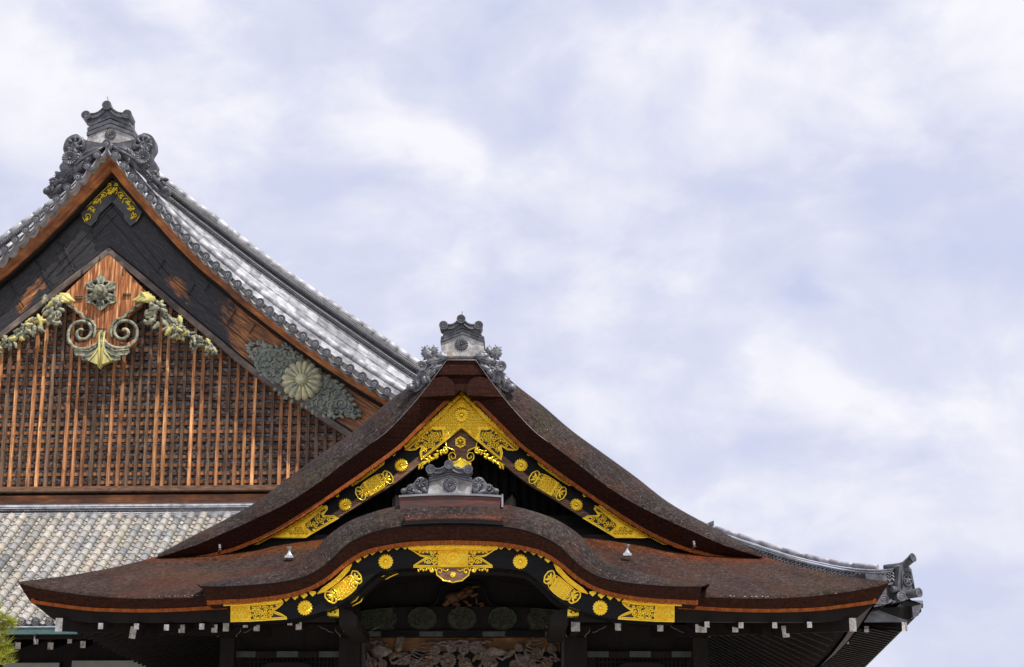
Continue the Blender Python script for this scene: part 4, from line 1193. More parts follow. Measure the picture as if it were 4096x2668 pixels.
def bird(M, body, wings, tails, neck, tintc):
    mb = MB()
    for (x, y, rx, ry, t_) in body:
        a1 = e1*math.cos(t_)+e2*math.sin(t_); a2 = e2*math.cos(t_)-e1*math.sin(t_)
        mb.dome(M(x, y, .0), a1, a2, M.n, rx*M.s, ry*M.s, .07, 14, 4)
    for (x, y, L, a0, a1_, n_) in wings:
        for i in range(n_):
            a_ = lerp(a0, a1_, i/(n_-1)); l_ = L*(.65+.35*math.sin(math.pi*(.2+.7*i/(n_-1))))
            leaf(mb, M, x, y, l_, L*.07, a_, .02+.003*i, .02, 1)
    for (x, y, L, a0, ph) in tails:
        mb.tube(M3(M, [(x+L*t, y+L*t*math.tan(a0)+5*math.sin(t*9+ph)) for t in [k/10 for k in range(11)]], .05), .011, 5, False, up=M.n, taper=lambda t: 1-.6*t)
    mb.tube(M3(M, neck, .06), .026, 7, False, up=M.n, taper=lambda t: 1-.55*t)
    return mb.build('crane_carving', 'carving', transom)
PC2 = plane(29.24)
bird(PC2, [(1574,2622,22,13,.5),(1596,2594,18,13,1.0)], [(1572,2608,92,R(160),R(205),11),(1582,2600,70,R(280),R(318),9)],
     [(1642,2592+8*i,95,R(-14+5*i),i*1.1) for i in range(7)], [(1572,2622),(1560,2640),(1572,2654),(1600,2640),(1640,2618),(1660,2622)], 1)
bird(PC2, [(2040,2614,28,12,.6),(2076,2588,18,20,.8)], [(2030,2612,94,R(168),R(200),10),(2060,2616,80,R(20),R(65),11)],
     [(2104,2566+9*i,70,R(-26+8*i),i*1.3) for i in range(8)], [(2034,2620),(2010,2640),(1986,2628),(1966,2634)], 1)
mb = MB(); rg2 = random.Random(4)
fm = rosette_mesh('carving', 18, .3)
for (x, y, r) in ((1736,2632,27),(1792,2641,32),(1740,2600,22),(1806,2588,22),(1856,2596,22),(1902,2588,26),(1926,2612,28),(2208,2596,19),(2150,2614,24),(1618,2634,26),(1706,2655,20),(1860,2655,26),(1960,2652,28),(2120,2652,26),(1480,2650,22),(1530,2656,18),(2190,2650,22),(1660,2660,24),(2060,2660,22)):
    inst('carved_flower', fm, transom, PC2(x, y, .01), (r*PC2.s, r*PC2.s, r*PC2.s))
mb = MB()
for (x, y, L) in ((1760,2570,90),(1830,2564,80),(1890,2572,70),(1850,2582,100),(1520,2580,60),(1500,2568,50),(2200,2630,60),(2230,2640,50),(1940,2566,60),(1800,2580,80)):
    mb = MB()
    for k in range(4):
        mb.col = (1.0, .98, 1.05)
        mb.dome(PC2(x+(k-1.5)*L*.25, y+3*math.sin(k*2.1), -.03), e1, e2, PC2.n, L*.2*PC2.s, 6*PC2.s, .05, 12, 3)
    mb.build('cloud_carving', 'carving', transom)
mb = MB()
for i in range(70):
    mb = MB()
    mb.col = rg2.choice(((1, 1, 1), (1.1, .8, .5), (.7, .85, .6), (1.4, .9, .5), (.8, .8, .9)))
    leaf(mb, PC2, rg2.uniform(1470, 2230), rg2.uniform(2612, 2690), rg2.uniform(20, 36), rg2.uniform(6, 11), rg2.uniform(0, 6.28), .0+.04*rg2.random(), .04, 3)
    mb.build('leaf_carving', 'carving', transom)
# latticed side windows
for x0, x1, ax0, ax1 in ((938,1357,1063,1232), (2350,2776,2488,2647)):
    M = plane(28.6); a = M(x0, 2606); b = M(x1, 2790)
    mb = MB(); f_ = 24*M.s
    mb.box((a.x, 28.6, a.z-f_), (b.x, 28.8, a.z)); mb.box((a.x, 28.6, b.z), (a.x+f_, 28.8, a.z-f_)); mb.box((b.x-f_, 28.6, b.z), (b.x, 28.8, a.z-f_))
    win = mb.build('lattice_window', 'dark_wood', porch)
    for u0, u1 in ((.0, .2), (.4, .6), (.8, 1.0)):
        mb = MB(); mb.box((lerp(a.x, b.x, u0), 28.59, a.z-f_*.9), (lerp(a.x, b.x, u1), 28.598, a.z+.003)); mb.build('bronze_corner', 'grey_bronze', win)
    mb = MB(); x = a.x+f_; 
    while x < b.x-f_:
        mb.box((x, 28.66, b.z), (x+.028, 28.70, a.z-f_)); x += .064
    mb.box((a.x+f_, 28.65, a.z-f_-.07), (b.x-f_, 28.66, a.z-f_-.05))
    mb.build('window_bars', 'dark_wood', win)
    mb = MB(); mb.plate(plane(28.56), [(ax0-22,2690)]+[(p[0], p[1]) for p in cat([(ax0-20,2676,0),(ax0,2656,0),((ax0+ax1)/2,2650,0),(ax1,2656,0),(ax1+20,2676,0)], 12)]+[(ax1+22,2690)], 0, .03)
    mb.build('arched_panel', 'dark_wood', win)
    mb = MB(); p0 = M(x0, 2545)
    mb.box((a.x-.02, 28.75, a.z), (b.x+.02, 28.9, p0.z+.2)); mb.box((a.x, 28.95, 0), (b.x, 29.1, a.z-.05))
    mb.build('wall_panel', 'dark_wood', porch)
# walls behind and to the sides, down to the ground
mb = MB()
mb.box((XA-W-.1, 29.5, 0), (XA+W+.1, 29.6, wall_z+.1))
for sd in (-1, 1): mb.box((XA+sd*W-.06, 29.6, 0), (XA+sd*W+.06, 38, wall_z+.1))
mb.box((XA-W, 28.8, PT(1848, 2545).z), (XA-1.6, 29.0, PT(1848, 2420).z)); mb.box((XA+1.75, 28.8, PT(1848, 2545).z), (XA+W, 29.0, PT(1848, 2420).z))
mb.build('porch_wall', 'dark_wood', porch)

# small things standing on the eave roof
for (x, y, lab) in ((1157, 2225, 'white hourglass-shaped insulator on the bark eave left of the curved gable'), (2509, 2216, 'white hourglass-shaped insulator on the bark eave right of the curved gable')):
    M = plane(27.7); c = M(x, y)
    t_ = thing('insulator', c, lab, 'insulator', 'white insulators on the bark eaves')
    mb = MB(); mb.box((c.x-.065, c.y-.05, c.z-.03), (c.x+.065, c.y+.05, c.z+.008)); mb.build('base_plate', 'steel', t_)
    mb = MB(); mb.lathe(c, (0, 0, 1), [(.052, .012), (.02, .06), (.016, .085), (.040, .135), (.042, .145)], 6); mb.build('spool', 'steel', t_)
for (x, y, lab) in ((874, 2216, 'small dark cable clamp on the eave roof under the left end of the upper gable'), (2772, 2203, 'small dark cable clamp with an orange patch under the right end of the upper gable')):
    M = plane(28.3); c = M(x, y)
    t_ = thing('cable_clamp', c, lab, 'clamp', 'cable clamps on the bark eaves')
    mb = MB(); mb.tube([c, c+Vector((.01, 0, .05)), c+Vector((.02, -.01, .09))], .018, 8); mb.build('stem', 'iron', t_)
    mb = MB(); mb.tube([c+Vector((.025, -.02, .05)), c+Vector((.04, -.02, .075))], .012, 8); mb.build('orange_sleeve', 'bark_trim', t_)
    mb = MB()
    for k in range(4): mb.lathe(c+Vector((.02-.002*k, -.01, .09+.016*k)), (-.1, 0, 1), [(.012, 0), (.021, .004), (.021, .009), (.012, .013)], 10)
    mb.build('coil', 'steel', t_)
# ================================================================== MAIN HALL (turned slightly, further back)
KH = 0.04
X0 = plane(36.0)(426, 700).x
def HP(D): return plane(D, KH, X0)
HN = HP(36.0).n; HE = Vector((-HN.y, HN.x, 0)).normalized()          # HE points right along the wall
HAX = HP(36.0)(426, 640)
hall = thing('main_hall', (HAX.x, 37.5, 0), 'large grey tiled hall with tall weathered timber lattice gable and copper fittings', 'building')
def hm(p):
    d = (p-HAX).dot(HE); return p-HE*(2*d)
def hboth(right): return [hm(p) for p in reversed(right)] + list(right)
discs = [(461,617),(495,661),(528,704),(564,745),(601,789),(636,829),(673,869),(710,911),(746,950),(784,988),(823,1026),(864,1062),(911,1099),(951,1136),(994,1173),(1040,1209),(1079,1241),(1124,1275),(1170,1310),(1213,1343),(1260,1375),(1306,1410),(1353,1442),(1401,1473),(1450,1505),(1498,1535),(1548,1565),(1595,1594)]
V0p = [(426,578)]+discs+[(1690,1650),(1760,1690)]
H0 = HP(36.0)
NH = 110
V0 = cat(M3(H0, V0p), NH)
V1p = [(585,738),(640,790),(685,822),(774,893),(873,969),(1024,1084),(1226,1230),(1366,1328),(1507,1426),(1647,1520),(1780,1598)]
V2p = [(585,640),(640,697),(709,751),(873,875),(1024,992),(1150,1085),(1319,1202),(1448,1291),(1569,1373),(1682,1451),(1800,1522)]
H1, H2 = HP(37.25), HP(37.4)
V1 = cat(M3(H1, V1p), NH); V2 = cat(M3(H2, V2p), NH)
# verge strip: tile courses between the end tiles and the descending ridge
V0s = cat(M3(H0, [p for p in [(426,578),(461,617),(500,668)]+discs[2:]+[(1690,1650),(1760,1690)]]), NH)
V1s = cat(M3(H1, [(432,560),(540,682)]+V1p), NH)
def strip(t): return [Vector((lerp(a.x, b.x, t), lerp(a.y, b.y, t), lerp(a.z, b.z, t))) for a, b in zip(V0s, V1s)]
mb = MB(); rg = random.Random(8)
rowsv = [.10, .30, .44, .46, .70, .72, 1.0]
for side in (0, 1):
    for (ta, tb, dz) in ((.06, .40, .0), (.38, .70, .02), (.68, 1.02, .035)):
        A, B = strip(ta), strip(tb)
        if side: A = [hm(p) for p in A]; B = [hm(p) for p in B]
        step = 3
        for i in range(0, NH-step, step):
            g = rg.uniform(.55, 1.25); mb.col = (g, g, g*1.02)
            up_ = Vector((0, 0, dz+rg.uniform(0, .008)))
            j = min(i+step, NH-1)
            q = [A[i]+up_, A[j]+up_*.6, B[j]+up_*.6, B[i]+up_]
            n = (q[1]-q[0]).cross(q[3]-q[0]).normalized()
            if n.z < 0: n = -n
            m0 = lerp(q[0], q[3], .5)+n*-.02; m1 = lerp(q[1], q[2], .5)+n*-.02
            a = [mb.vert(p) for p in (q[0], q[1], m1, m0, q[2], q[3])]
            mb.face((a[0], a[1], a[2], a[3])); mb.face((a[3], a[2], a[4], a[5]))
            dd = [mb.vert(p-n*.03) for p in (q[0], q[3])]; mb.face((a[0], a[5], dd[1], dd[0]))
verge = mb.build('verge', 'tile_silver', hall)
mb = MB()
for side in (0, 1):
    T_ = strip(.33)
    if side: T_ = [hm(p) for p in T_]
    for i in range(0, NH-4, 4):
        g = rg.uniform(.9, 1.5); mb.col = (g, g, g)
        mb.tube([T_[i]+Vector((0, 0, .05)), T_[i+2]+Vector((0, 0, .05)), T_[min(i+4, NH-1)]+Vector((0, 0, .048))], .062+.003*((i//4) % 2), 10, taper=lambda t: 1.06-.1*t)
mb.build('verge_roll', 'tile_silver', verge)
et = endtile_mesh('tile_silver', 'swirl', 3.2); etd = endtile_mesh('tile_dark', 'swirl', 3.2)
H05 = HP(35.95)
# face plate of each end tile is dark, its body bright: two objects per tile
rz = math.atan2(HN.x, -HN.y)
def endtile(px, py, side, r=17):
    p = H05(px, py)
    if side: p = hm(p)
    o = inst('end_tile', et, verge, p, r*H05.s, (0.05, 0, rz))
    mbx = None
    return o
dm = MB(); dm.col = (.62, .62, .64)
def Qd(px, py, ww=0.0): return Vector((px, -ww, -py))
Qd.n = Vector((0, -1, 0))
dm.lathe((0, 0, 0), (0, -1, 0), [(.99, .06), (1.02, .07), (1.02, .13), (.78, .13), (.74, .012), (.02, .012)], 20)
dm.sm = True
for k in range(3):
    a = k*2.094; dm.tube(M3(Qd, [((.2+.3*i/8)*math.cos(a+2.4*i/8), (.2+.3*i/8)*math.sin(a+2.4*i/8)) for i in range(9)], .03), .12, 5, False, up=Qd.n, taper=lambda t: 1-.75*t)
for k in range(14):
    a = k*2*math.pi/14; dm.dome(Qd(.63*math.cos(a), .63*math.sin(a), .01), Vector((1, 0, 0)), Vector((0, 0, 1)), Qd.n, .05, .05, .06, 6, 2)
face_me = dm.mesh('swirl_face', 'tile_dark')
def tile_with_face(px, py, side, r=17):
    o = endtile(px, py, side, r)
    f = inst('swirl_face', face_me, o, wloc(o), 1.0); f.location = (0, 0.0, 0); f.scale = (1, 1, 1)
    return o
for (x, y) in discs: tile_with_face(x, y, 0)
for (x, y) in discs[:13]: tile_with_face(x, y, 1)
tile_with_face(426, 574, 0, 17)
# pan tiles between the end tiles: bright crescents hanging below
mb = MB()
seq = [(426,574)]+discs+[(1642,1620),(1690,1648)]
for side in (0, 1):
    for (a, b) in zip(seq, seq[1:]):
        A = H0(*a); B = H0(*b)
        if side: A, B = hm(A), hm(B)
        d = B-A; n = Vector((0, 0, -1)); L = d.length
        g = rg.uniform(.9, 1.4); mb.col = (g, g, g)
        for (off, sag, th, yy, dp) in ((.0, .075, .035, -.02, .3), (-.055, .07, .02, .02, .3)):
            up_, lo = [], []
            for k in range(9):
                t = k/8; s_ = math.sin(math.pi*t)
                p = A+d*t+n*(sag*s_+.03-off)
                up_.append(p+Vector((0, yy, 0))); lo.append(p+Vector((0, yy, 0))+n*th*(.4+.6*s_))
            bk = HN*-dp
            mb.loft([[p+bk for p in up_], up_, lo, [p+bk for p in lo]])
mb.build('pan_tile_edge', 'tile_silver', verge)
# descending ridge with openwork wave tiles
ridge_t = [0, .06, .10, .26, .30, .36, .66, .70, .76, .80]
mb = MB()
def rdg(t, out=0.0): return [lerp(a, b, t)+HN*out for a, b in zip(V1, V2)]
for side in (0, 1):
    def F(c): return [hm(p) for p in c] if side else c
    mb.col = (.10, .10, .105)  # near-black tint paints shade onto the sun-facing ridge face
    mb.loft([F(rdg(0, -.02)), F(rdg(.8, -.02)), [p-HN*.5 for p in F(rdg(.8))], [p-HN*.5 for p in F(rdg(0))]])
desc = mb.build('descending_ridge', 'tile_dark', hall)
mb = MB()
for side in (0, 1):
    def F(c): return [hm(p) for p in c] if side else c
    for t in (.04, .30, .69, .77):
        mb.col = (.62,)*3  # courses tinted down too, part of the painted shade
        c = F(rdg(t, .05)); c2 = F(rdg(t+.028, .05)); c3 = F(rdg(t+.028, -.1)); c0 = F(rdg(t, -.1))
        mb.loft([c0, c, c2, c3])
mb.build('flat_course', 'tile_silver', desc)
for side in (0, 1):
    mb = MB(); c = rdg(.90, .0)
    if side: c = [hm(p) for p in c]
    for i in range(0, NH-4, 4):
        g = rg.uniform(.8, 1.5); mb.col = (g, g, g)
        mb.tube([c[i], c[i+2], c[min(i+4, NH-1)]], .075, 10, taper=lambda t: 1.05-.1*t)
    mb.build('cap_roll', 'tile_silver', desc)
c18 = cat([tuple(p) for p in rdg(.20, .03)], 110); c48 = cat([tuple(p) for p in rdg(.50, .02)], 150)
for side in (0, 1):
    mb = MB(); md = MB(); mb.col = (.36, .36, .37); md.col = (.42, .42, .44)  # waves and discs dimmed by tint, shade painted into the band
    for i in range(3, 108 if not side else 50):
        p = c18[i]
        if side: p = hm(p)
        md.lathe(p, HN, [(.043, -.1), (.043, .02), (.03, .02), (.03, .012), (.01, .02)], 12)
    for i in range(6, 148 if not side else 70):
        for k in (-1, 1):
            a, b = c48[i], c48[i+1]; nrm = Vector((0, 0, 1))
            h = (V2[0]-V1[0]).length*0+.085
            pts = []
            for q in range(7):
                t = q/6; pts.append(lerp(a, b, t)+nrm*(k*(h-.10*math.sin(math.pi*t))))
            pts2 = [p+HN*.02*k for p in pts]
            if side: pts2 = [hm(p) for p in pts2]
            mb.tube(pts2, .010, 5, False, up=HN)
            # the mirrored arc of the interlocking pattern
            pts = [lerp(a, b, q/6)+nrm*(k*(.0+.085*math.sin(math.pi*q/6))) for q in range(7)]
            if side: pts = [hm(p) for p in pts]
            mb.tube(pts, .011, 5, False, up=HN)
    mb.build('wave_tiles', 'tile_mid', desc)
    md.build('disc_course', 'tile_mid', desc)
# roof slopes behind
mb = MB()
for side in (0, 1):
    c = [p for p in V1]
    if side: c = [hm(p) for p in c]
    mb.loft([[p-HN*.1 for p in c], [p+Vector((0, 12, -.5)) for p in c]])
mb.build('upper_slope', 'tile_dark', hall)

# fascia boards under the verge
V0d = cat([(x, y, 0) for x, y in V0p], 90)
def vo(d): return [(p.x, p.y) for p in offs([(q[0], q[1]) for q in V0d], d)]
def clip_axis(pts, D):
    M = HP(D); ax = lambda y: axis_x(M, y, HAX, HN)
    out = [p for p in pts if p[0] > ax(p[1])+.5]
    p, q = out[0], out[1]; s_ = (q[1]-p[1])/max(1e-6, q[0]-p[0])
    y = p[1]
    for _ in range(4): y = p[1]+(ax(y)-p[0])*s_
    return [(ax(y), y)]+out
def curve3(M, pts, n): return cat(M3(M, pts), n)
def slab(name, mat, D, u, l, th, parent, n=60, wear=None, rows=1, undercut=0.0):
    A = curve3(HP(D), u, n); B = curve3(HP(D+undercut), l, n)
    A[0] = A[0]-HE*.012; B[0] = B[0]-HE*.012
    mb = MB()
    for side in (0, 1):
        a = [hm(p) for p in A] if side else A; b = [hm(p) for p in B] if side else B
        bk = HN*-th
        L = [[p+bk for p in a]]+[[lerp(p, q, k/rows) for p, q in zip(a, b)] for k in range(rows+1)]+[[p+bk for p in b]]
        idx = []
        for ci, c in enumerate(L):
            row = []
            for j, p in enumerate(c):
                mb.wear = wear(j/(n-1), max(0, min(1, (ci-1)/rows)), side) if wear else 0.0
                row.append(mb.vert(p)); mb.uv[-1] = (j*.1+7*side, ci*.08, 0)
            idx.append(row)
        for x, y in zip(idx, idx[1:]):
            for k in range(n-1): mb.face((x[k], x[k+1], y[k+1], y[k]))
    return mb.build(name, mat, parent)
slab('fascia', 'fascia_wood', 36.25, clip_axis(vo(15), 36.25), clip_axis(vo(52), 36.43), .5, hall, undercut=.18)
slab('fascia_moulding', 'dark_wood', 36.5, clip_axis(vo(48), 36.5), clip_axis(vo(64), 36.5), .5, hall)
BLm = [(405,1008),(421,1008),(560,1122),(700,1240),(821,1341),(1024,1506),(1200,1622),(1405,1757),(1560,1850),(1660,1900)]
bu_ = clip_axis(vo(58), 36.7); bl_ = clip_axis([(p[0], p[1]) for p in cat([(x, y, 0) for x, y in BLm[1:]], 90)], 36.7)
def wearf(u, v, side):
    # u: apex..far end, v: top..bottom edge
    k = .14
    k += .62*max(0.0, min(1.0, (u-.335)/.15))
    g = math.exp(-((u-.258)/.075)**2-((v-.6)/.25)**2); k += .50*g
    if side: k -= .05
    k -= .35*max(0.0, 1-abs(v-.05)/.25)*max(0, .62-u)*1.1
    return max(0.001, k)
hboard = slab('bargeboard', 'worn_board', 36.7, bu_, bl_, .22, hall, 90, wearf, 14)
rim_o = offs(bl_, -24); rim_u = [(p.x, p.y) for p in rim_o]
rim_u2 = [(p.x, p.y) for p in offs(bl_, -9)]
def wearr(u, v, side): return .10+.75*max(0.0, min(1.0, (u-.25)/.05))
slab('bargeboard_rim', 'weathered', 36.60, clip_axis(rim_u, 36.60), clip_axis(bl_, 36.60), .12, hboard, 90, None, 3)
slab('rim_groove', 'dark_wood', 36.66, clip_axis([(p.x, p.y) for p in offs(bl_, -31)], 36.66), clip_axis([(p.x, p.y) for p in offs(bl_, -23)], 36.66), .1, hboard, 90)
# plank joints and iron staples on the black boards
mb = MB(); HB = HP(36.68); HBm = lambda x, y, w=0: hm(HB(x, y, w)); HBm.n = HN; HBm.s = HB.s
for (x0, y0, x1, y1) in ((380,855,388,900),(360,920,386,955),(233,970,250,1000),(250,975,302,1072),(135,1030,212,1145),(25,1112,96,1230),(226,1010,254,1050)):
    mb.tube([HB(x0, y0, .02), HB(x1, y1, .02)], .012, 6)
for (x0, y0, x1, y1) in ((660,1040,632,1078),(780,1138,753,1178),(944,1240,912,1292),(1022,1298,996,1338),(836,1140,818,1165)):
    mb.tube([HB(x0, y0, .02), HB(x1, y1, .02)], .011, 6)
mb.build('iron_staples', 'iron', hboard)
mb = MB()
for Mx in (HB, HBm):
    for (x0, y0, x1, y1) in ((428,800,700,1130),(428,860,640,1100),(700,1130,1000,1380)):
        mb.tube([Mx(x0, y0, .0), Mx(x1, y1, .0)], .007, 4)
mb.build('plank_joint', 'iron', hboard)
# gilded apex bracket
mb = MB(); mb.col = (.62, .62, .55); rg = random.Random(44); HG = HP(36.66); HGm = lambda x, y, w=0: hm(HG(x, y, w)); HGm.n = HN; HGm.s = HG.s
for Mx in (HG, HGm):
    arm = [(425,690),(570,852),(545,890),(522,905),(500,880),(496,858),(421,780)]
    mb.mi = 1; mb.plate(Mx, arm, 0, .03); mb.mi = 0
    rim(mb, Mx, [(570,852),(545,890)], .010, .035, False)
    rim(mb, Mx, [(430,700),(572,850)], .014, .03, False)
    for (x, y, r, a, sg) in ((448,766,17,2.2,1),(482,782,14,.5,-1),(508,808,16,2.6,1),(527,838,14,.3,-1),(540,866,15,2.0,1),(438,742,9,.4,-1)):
        rim(mb, Mx, scroll_pts(x, y, r, a, 1.2, sg, 12), .017, .04, False)
        for _ in range(3): leaf(mb, Mx, x, y, r*1.4, r*.42, rg.uniform(0, 6.28), .035, .03, 2)
mb.build('gold_bracket', ['gold', 'tile_dark'], hboard)

# lattice wall
HL = HP(36.95)
mb = MB(); a = HL(-420, 1952); b = HL(1750, 1952); ztop = HL(421, 985).z; zb_ = a.z
wid = (b-a).dot(HE)
def wallbox(mb, u0, u1, z0, z1, d0, d1):
    p = [a+HE*u0-HN*-d0, a+HE*u1-HN*-d0, a+HE*u1-HN*-d1, a+HE*u0-HN*-d1]
    mb.hexa([Vector((q.x, q.y, z0)) for q in p], [Vector((q.x, q.y, z1)) for q in p])
def roofz(u):   # height of the lower edge of the bargeboard above wall coordinate u
    p = a+HE*u; d = abs((p-HAX).dot(HE)); best = None
    for q in _edge:
        if q[0] >= d: return q[1]
    return _edge[-1][1]
_e3 = curve3(HP(36.8), bl_, 90); _edge = [(max(0, (p-HAX).dot(HE)), p.z) for p in _e3]
rg = random.Random(77)
sp = .1885; u = (HL(30, 1952)-a).dot(HE) % sp
uu = 0
while uu < wid-.25:
    zt = min(roofz(uu), roofz(uu+.25))+.38
    if zt > zb_+.05: wallbox(mb, uu, uu+.25, zb_, zt, -.22, -.17)
    uu += .25
back = mb.build('netting_wall', 'netting', hall)
mb = MB(); uu = u
while uu < wid:
    zt = roofz(uu+.04)+.15
    g = rg.random(); k = rg.uniform(.7, 1.25)
    mb.col = (k*1.45, k*1.35, k*1.15) if g < .22 else ((k, k*.88, k*.76) if g < .55 else (k*.40, k*.46, k*.56))
    w_ = rg.uniform(.056, .074)
    if zt > zb_+.1: wallbox(mb, uu, uu+w_, zb_, zt, -.05, .03)
    uu += sp
lat = mb.build('lattice', 'lattice_wood', hall)
mb = MB(); zz = zb_+.06; hsp = .178
while zz < ztop:
    # clip to the gable width at this height
    us = [i*.05 for i in range(int(wid/.05)) if roofz(i*.05)+.1 > zz]
    if us:
        seg = us[0]
        while seg < us[-1]:
            L_ = rg.uniform(.8, 2.2); k = rg.choice((rg.uniform(.25, .5), rg.uniform(.5, .95)))
            mb.col = (k, k*.84, k*.68)
            wallbox(mb, seg, min(seg+L_, us[-1]), zz, zz+.066, -.13, -.045); seg += L_
    zz += hsp
mb.build('lattice_rails', 'lattice_wood', lat)
# sill, beam and tile courses under the lattice
def hbox(name, mat, y0, y1, D, th, parent, x0=-420, x1=1750, col=(1, 1, 1)):
    M = HP(D); p = M(x0, y1); q = M(x1, y1); z1 = M(600, y0).z; z0 = M(600, y1).z
    mb = MB(); mb.col = col
    v = [p, q, q-HN*th, p-HN*th]
    mb.hexa([Vector((r.x, r.y, z0)) for r in v], [Vector((r.x, r.y, z1)) for r in v])
    return mb.build(name, mat, parent)
hbox('sill', 'brown_wood', 1943, 1962, 36.75, .5, hall)
hbox('sill_shadow_board', 'dark_wood', 1962, 1984, 37.0, .3, hall)  # dark strip standing in for the shadow below the sill
hbox('beam', 'fascia_wood', 1979, 2014, 36.9, .3, hall)
base_t = hbox('ridge_base', 'tile_dark', 2012, 2064, 36.85, .3, hall)
hbox('flat_course', 'tile_silver', 2017, 2024, 36.6, .3, base_t, col=(1.5, 1.5, 1.5))
hbox('flat_course', 'tile_silver', 2027, 2031, 36.6, .3, base_t, col=(1.2, 1.2, 1.2))
hbox('flat_course', 'tile_silver', 2048, 2052, 36.6, .3, base_t, col=(1.2, 1.2, 1.2))
hbox('flat_course', 'tile_silver', 2055, 2059, 36.55, .3, base_t, col=(1.4, 1.4, 1.4))
mb = MB(); M = HP(36.62); x = -100
while x < 1150:
    for k in (0, 1):
        mb.tube(M3(M, [(x+13*q, 2040+(4.5 if k else -4.5)*math.sin(math.pi*q/1.0*.5*2)*(1 if q < 1 else -1)) for q in (0, .25, .5, .75, 1)], 0), .014, 5, False, up=HN)
    x += 13
mb.build('wave_tiles', 'tile_mid', base_t)

# pendant with copper fittings
HG2_ = HP(36.60)
def HG2(px, py, w=0.0):
    if px is None: px = axis_x(HG2_, py, HAX, HN)
    return HG2_(px, py, w)
HG2.n = HN; HG2.s = HG2_.s; HG2m = lambda x, y, w=0: hm(HG2(x, y, w)); HG2m.n = HN; HG2m.s = HG2.s
# right-hand half traced in the photo (axis leans: top 421, bottom 404)
rh = [(None,1010),(590,1172),(583,1196),(560,1228),(535,1242),(522,1258),(512,1268),(478,1276),(452,1300),(447,1340),(470,1362),(510,1372),(545,1350),(540,1380),(490,1397),(440,1392),(None,1389)]
mb = MB()
for Mx in (HG2, HG2m): mb.plate(Mx, rh, -.12, 0)
hp = mb.build('pendant_board', 'orange_wood', hall)
mb = MB()
spiral_r = [(404,1326),(412,1352),(435,1380),(470,1394),(510,1392),(540,1370),(551,1338),(545,1308),(525,1290),(500,1286),(476,1294),(462,1315),(463,1340),(478,1356),(500,1356),(515,1343),(514,1325),(500,1318),(492,1326)]
outer_r = [(448,1352),(446,1325),(452,1300),(470,1280),(500,1270),(510,1252),(525,1248),(540,1232),(565,1218),(583,1196),(592,1174)]
for Mx in (HG2, HG2m):
    sp_ = [tuple(p) for p in cat([(x, y, 0) for x, y in spiral_r], 60)]
    mb.tube([Mx(p[0], p[1], .05) for p in sp_], .036, 8, False, up=HN)
    ou = [tuple(p) for p in cat([(x, y, 0) for x, y in outer_r], 40)]
    mb.tube([Mx(p[0], p[1], .03) for p in ou], .034, 8, False, up=HN)
mb.build('copper_scroll', 'patina', hp)
mb = MB(); mb.sm = False
for Mx in (HG2, HG2m):
    mb.plate(Mx, [(None,1330),(413,1372),(430,1410),(454,1446),(432,1456),(412,1463),(None,1480)], 0, .12)
    mb.tube([Mx(403, 1335, .12), Mx(400, 1472, .12)], .02, 6, False, up=HN)
mb.build('copper_leaf', 'patina_yellow', hp)
mb = MB()
for Mx in (HG2, HG2m):
    mb.plate(Mx, [(408,1345),(425,1385),(460,1408),(519,1400),(520,1412),(508,1422),(470,1424),(435,1412)], 0, .05)
    mb.plate(Mx, [(409,1355),(422,1398),(450,1424),(486,1430),(482,1442),(460,1446),(432,1436),(415,1405)], 0, .085)
    rim(mb, Mx, [(408,1345),(425,1385),(460,1406),(519,1401)], .02, .06, False)
    rim(mb, Mx, [(409,1355),(424,1400),(450,1424),(484,1431)], .02, .09, False)
    rim(mb, Mx, [(408,1365),(414,1390),(426,1420),(447,1448)], .02, .11, False)
mb.build('copper_fan', 'patina', hp)
# hexagonal boss
mb = MB(); cx_, cy_ = 406, 1173; pts = []
for k in range(48):
    a = 2*math.pi*k/48+math.pi/2; r = 62*(1+.13*math.cos(6*a+math.pi*3)*.9)*(1-.05*abs(math.sin(6*a)))
    pts.append((cx_+r*math.cos(a), cy_+r*1.06*math.sin(a)))
mb.plate(HG2, pts, 0, .07)
for k in range(12):
    a = R(30*k+90)
    mb.tube(M3(HG2, [(cx_+24*math.cos(a), cy_+24*math.sin(a)), (cx_+(62 if k % 2 == 0 else 54)*math.cos(a), cy_+(64 if k % 2 == 0 else 55)*math.sin(a))], .075), .017, 6, False, up=HN, taper=lambda t: 1.2-.6*t)
    leaf(mb, HG2, cx_+28*math.cos(a+.26), cy_+28*math.sin(a+.26), 28, 8, a+.26, .07, .035, 1)
mb.sm = True
mb.lathe(HG2(cx_, cy_, .07), HN, [(.16, 0), (.165, .05), (.14, .10), (.11, .11), (.10, .15), (.115, .18), (.10, .25), (.05, .29), (.01, .30)], 18)
boss = mb.build('hexagonal_boss', 'patina', hp)
mb = MB()
for k in range(6):
    a = R(60*k+60); x, y = cx_+42*math.cos(a), cy_+42*math.sin(a)
    for (dx, dy) in ((-4, 0), (4, 0), (0, 4)): mb.dome(HG2(x+dx, y+dy, .085), Vector((1, 0, 0)), Vector((0, 0, 1)), HN, .035, .035, .018, 10, 2)
mb.build('pierced_holes', 'black_lacquer', boss)
# staples on the pendant
mb = MB()
for (x0, y0, x1, y1) in ((300,1190,333,1186),(300,1198,333,1195),(492,1178,526,1177),(492,1184,526,1182),(388,1317,422,1317),(275,1090,295,1075),(482,1378,508,1380),(400,1028,401,1048),(331,1070,329,1105),(494,1065,493,1105)):
    mb.tube([HG2(x0, y0, .03), HG2(x1, y1, .03)], .012, 6)
mb.build('iron_staples', 'iron', hp)
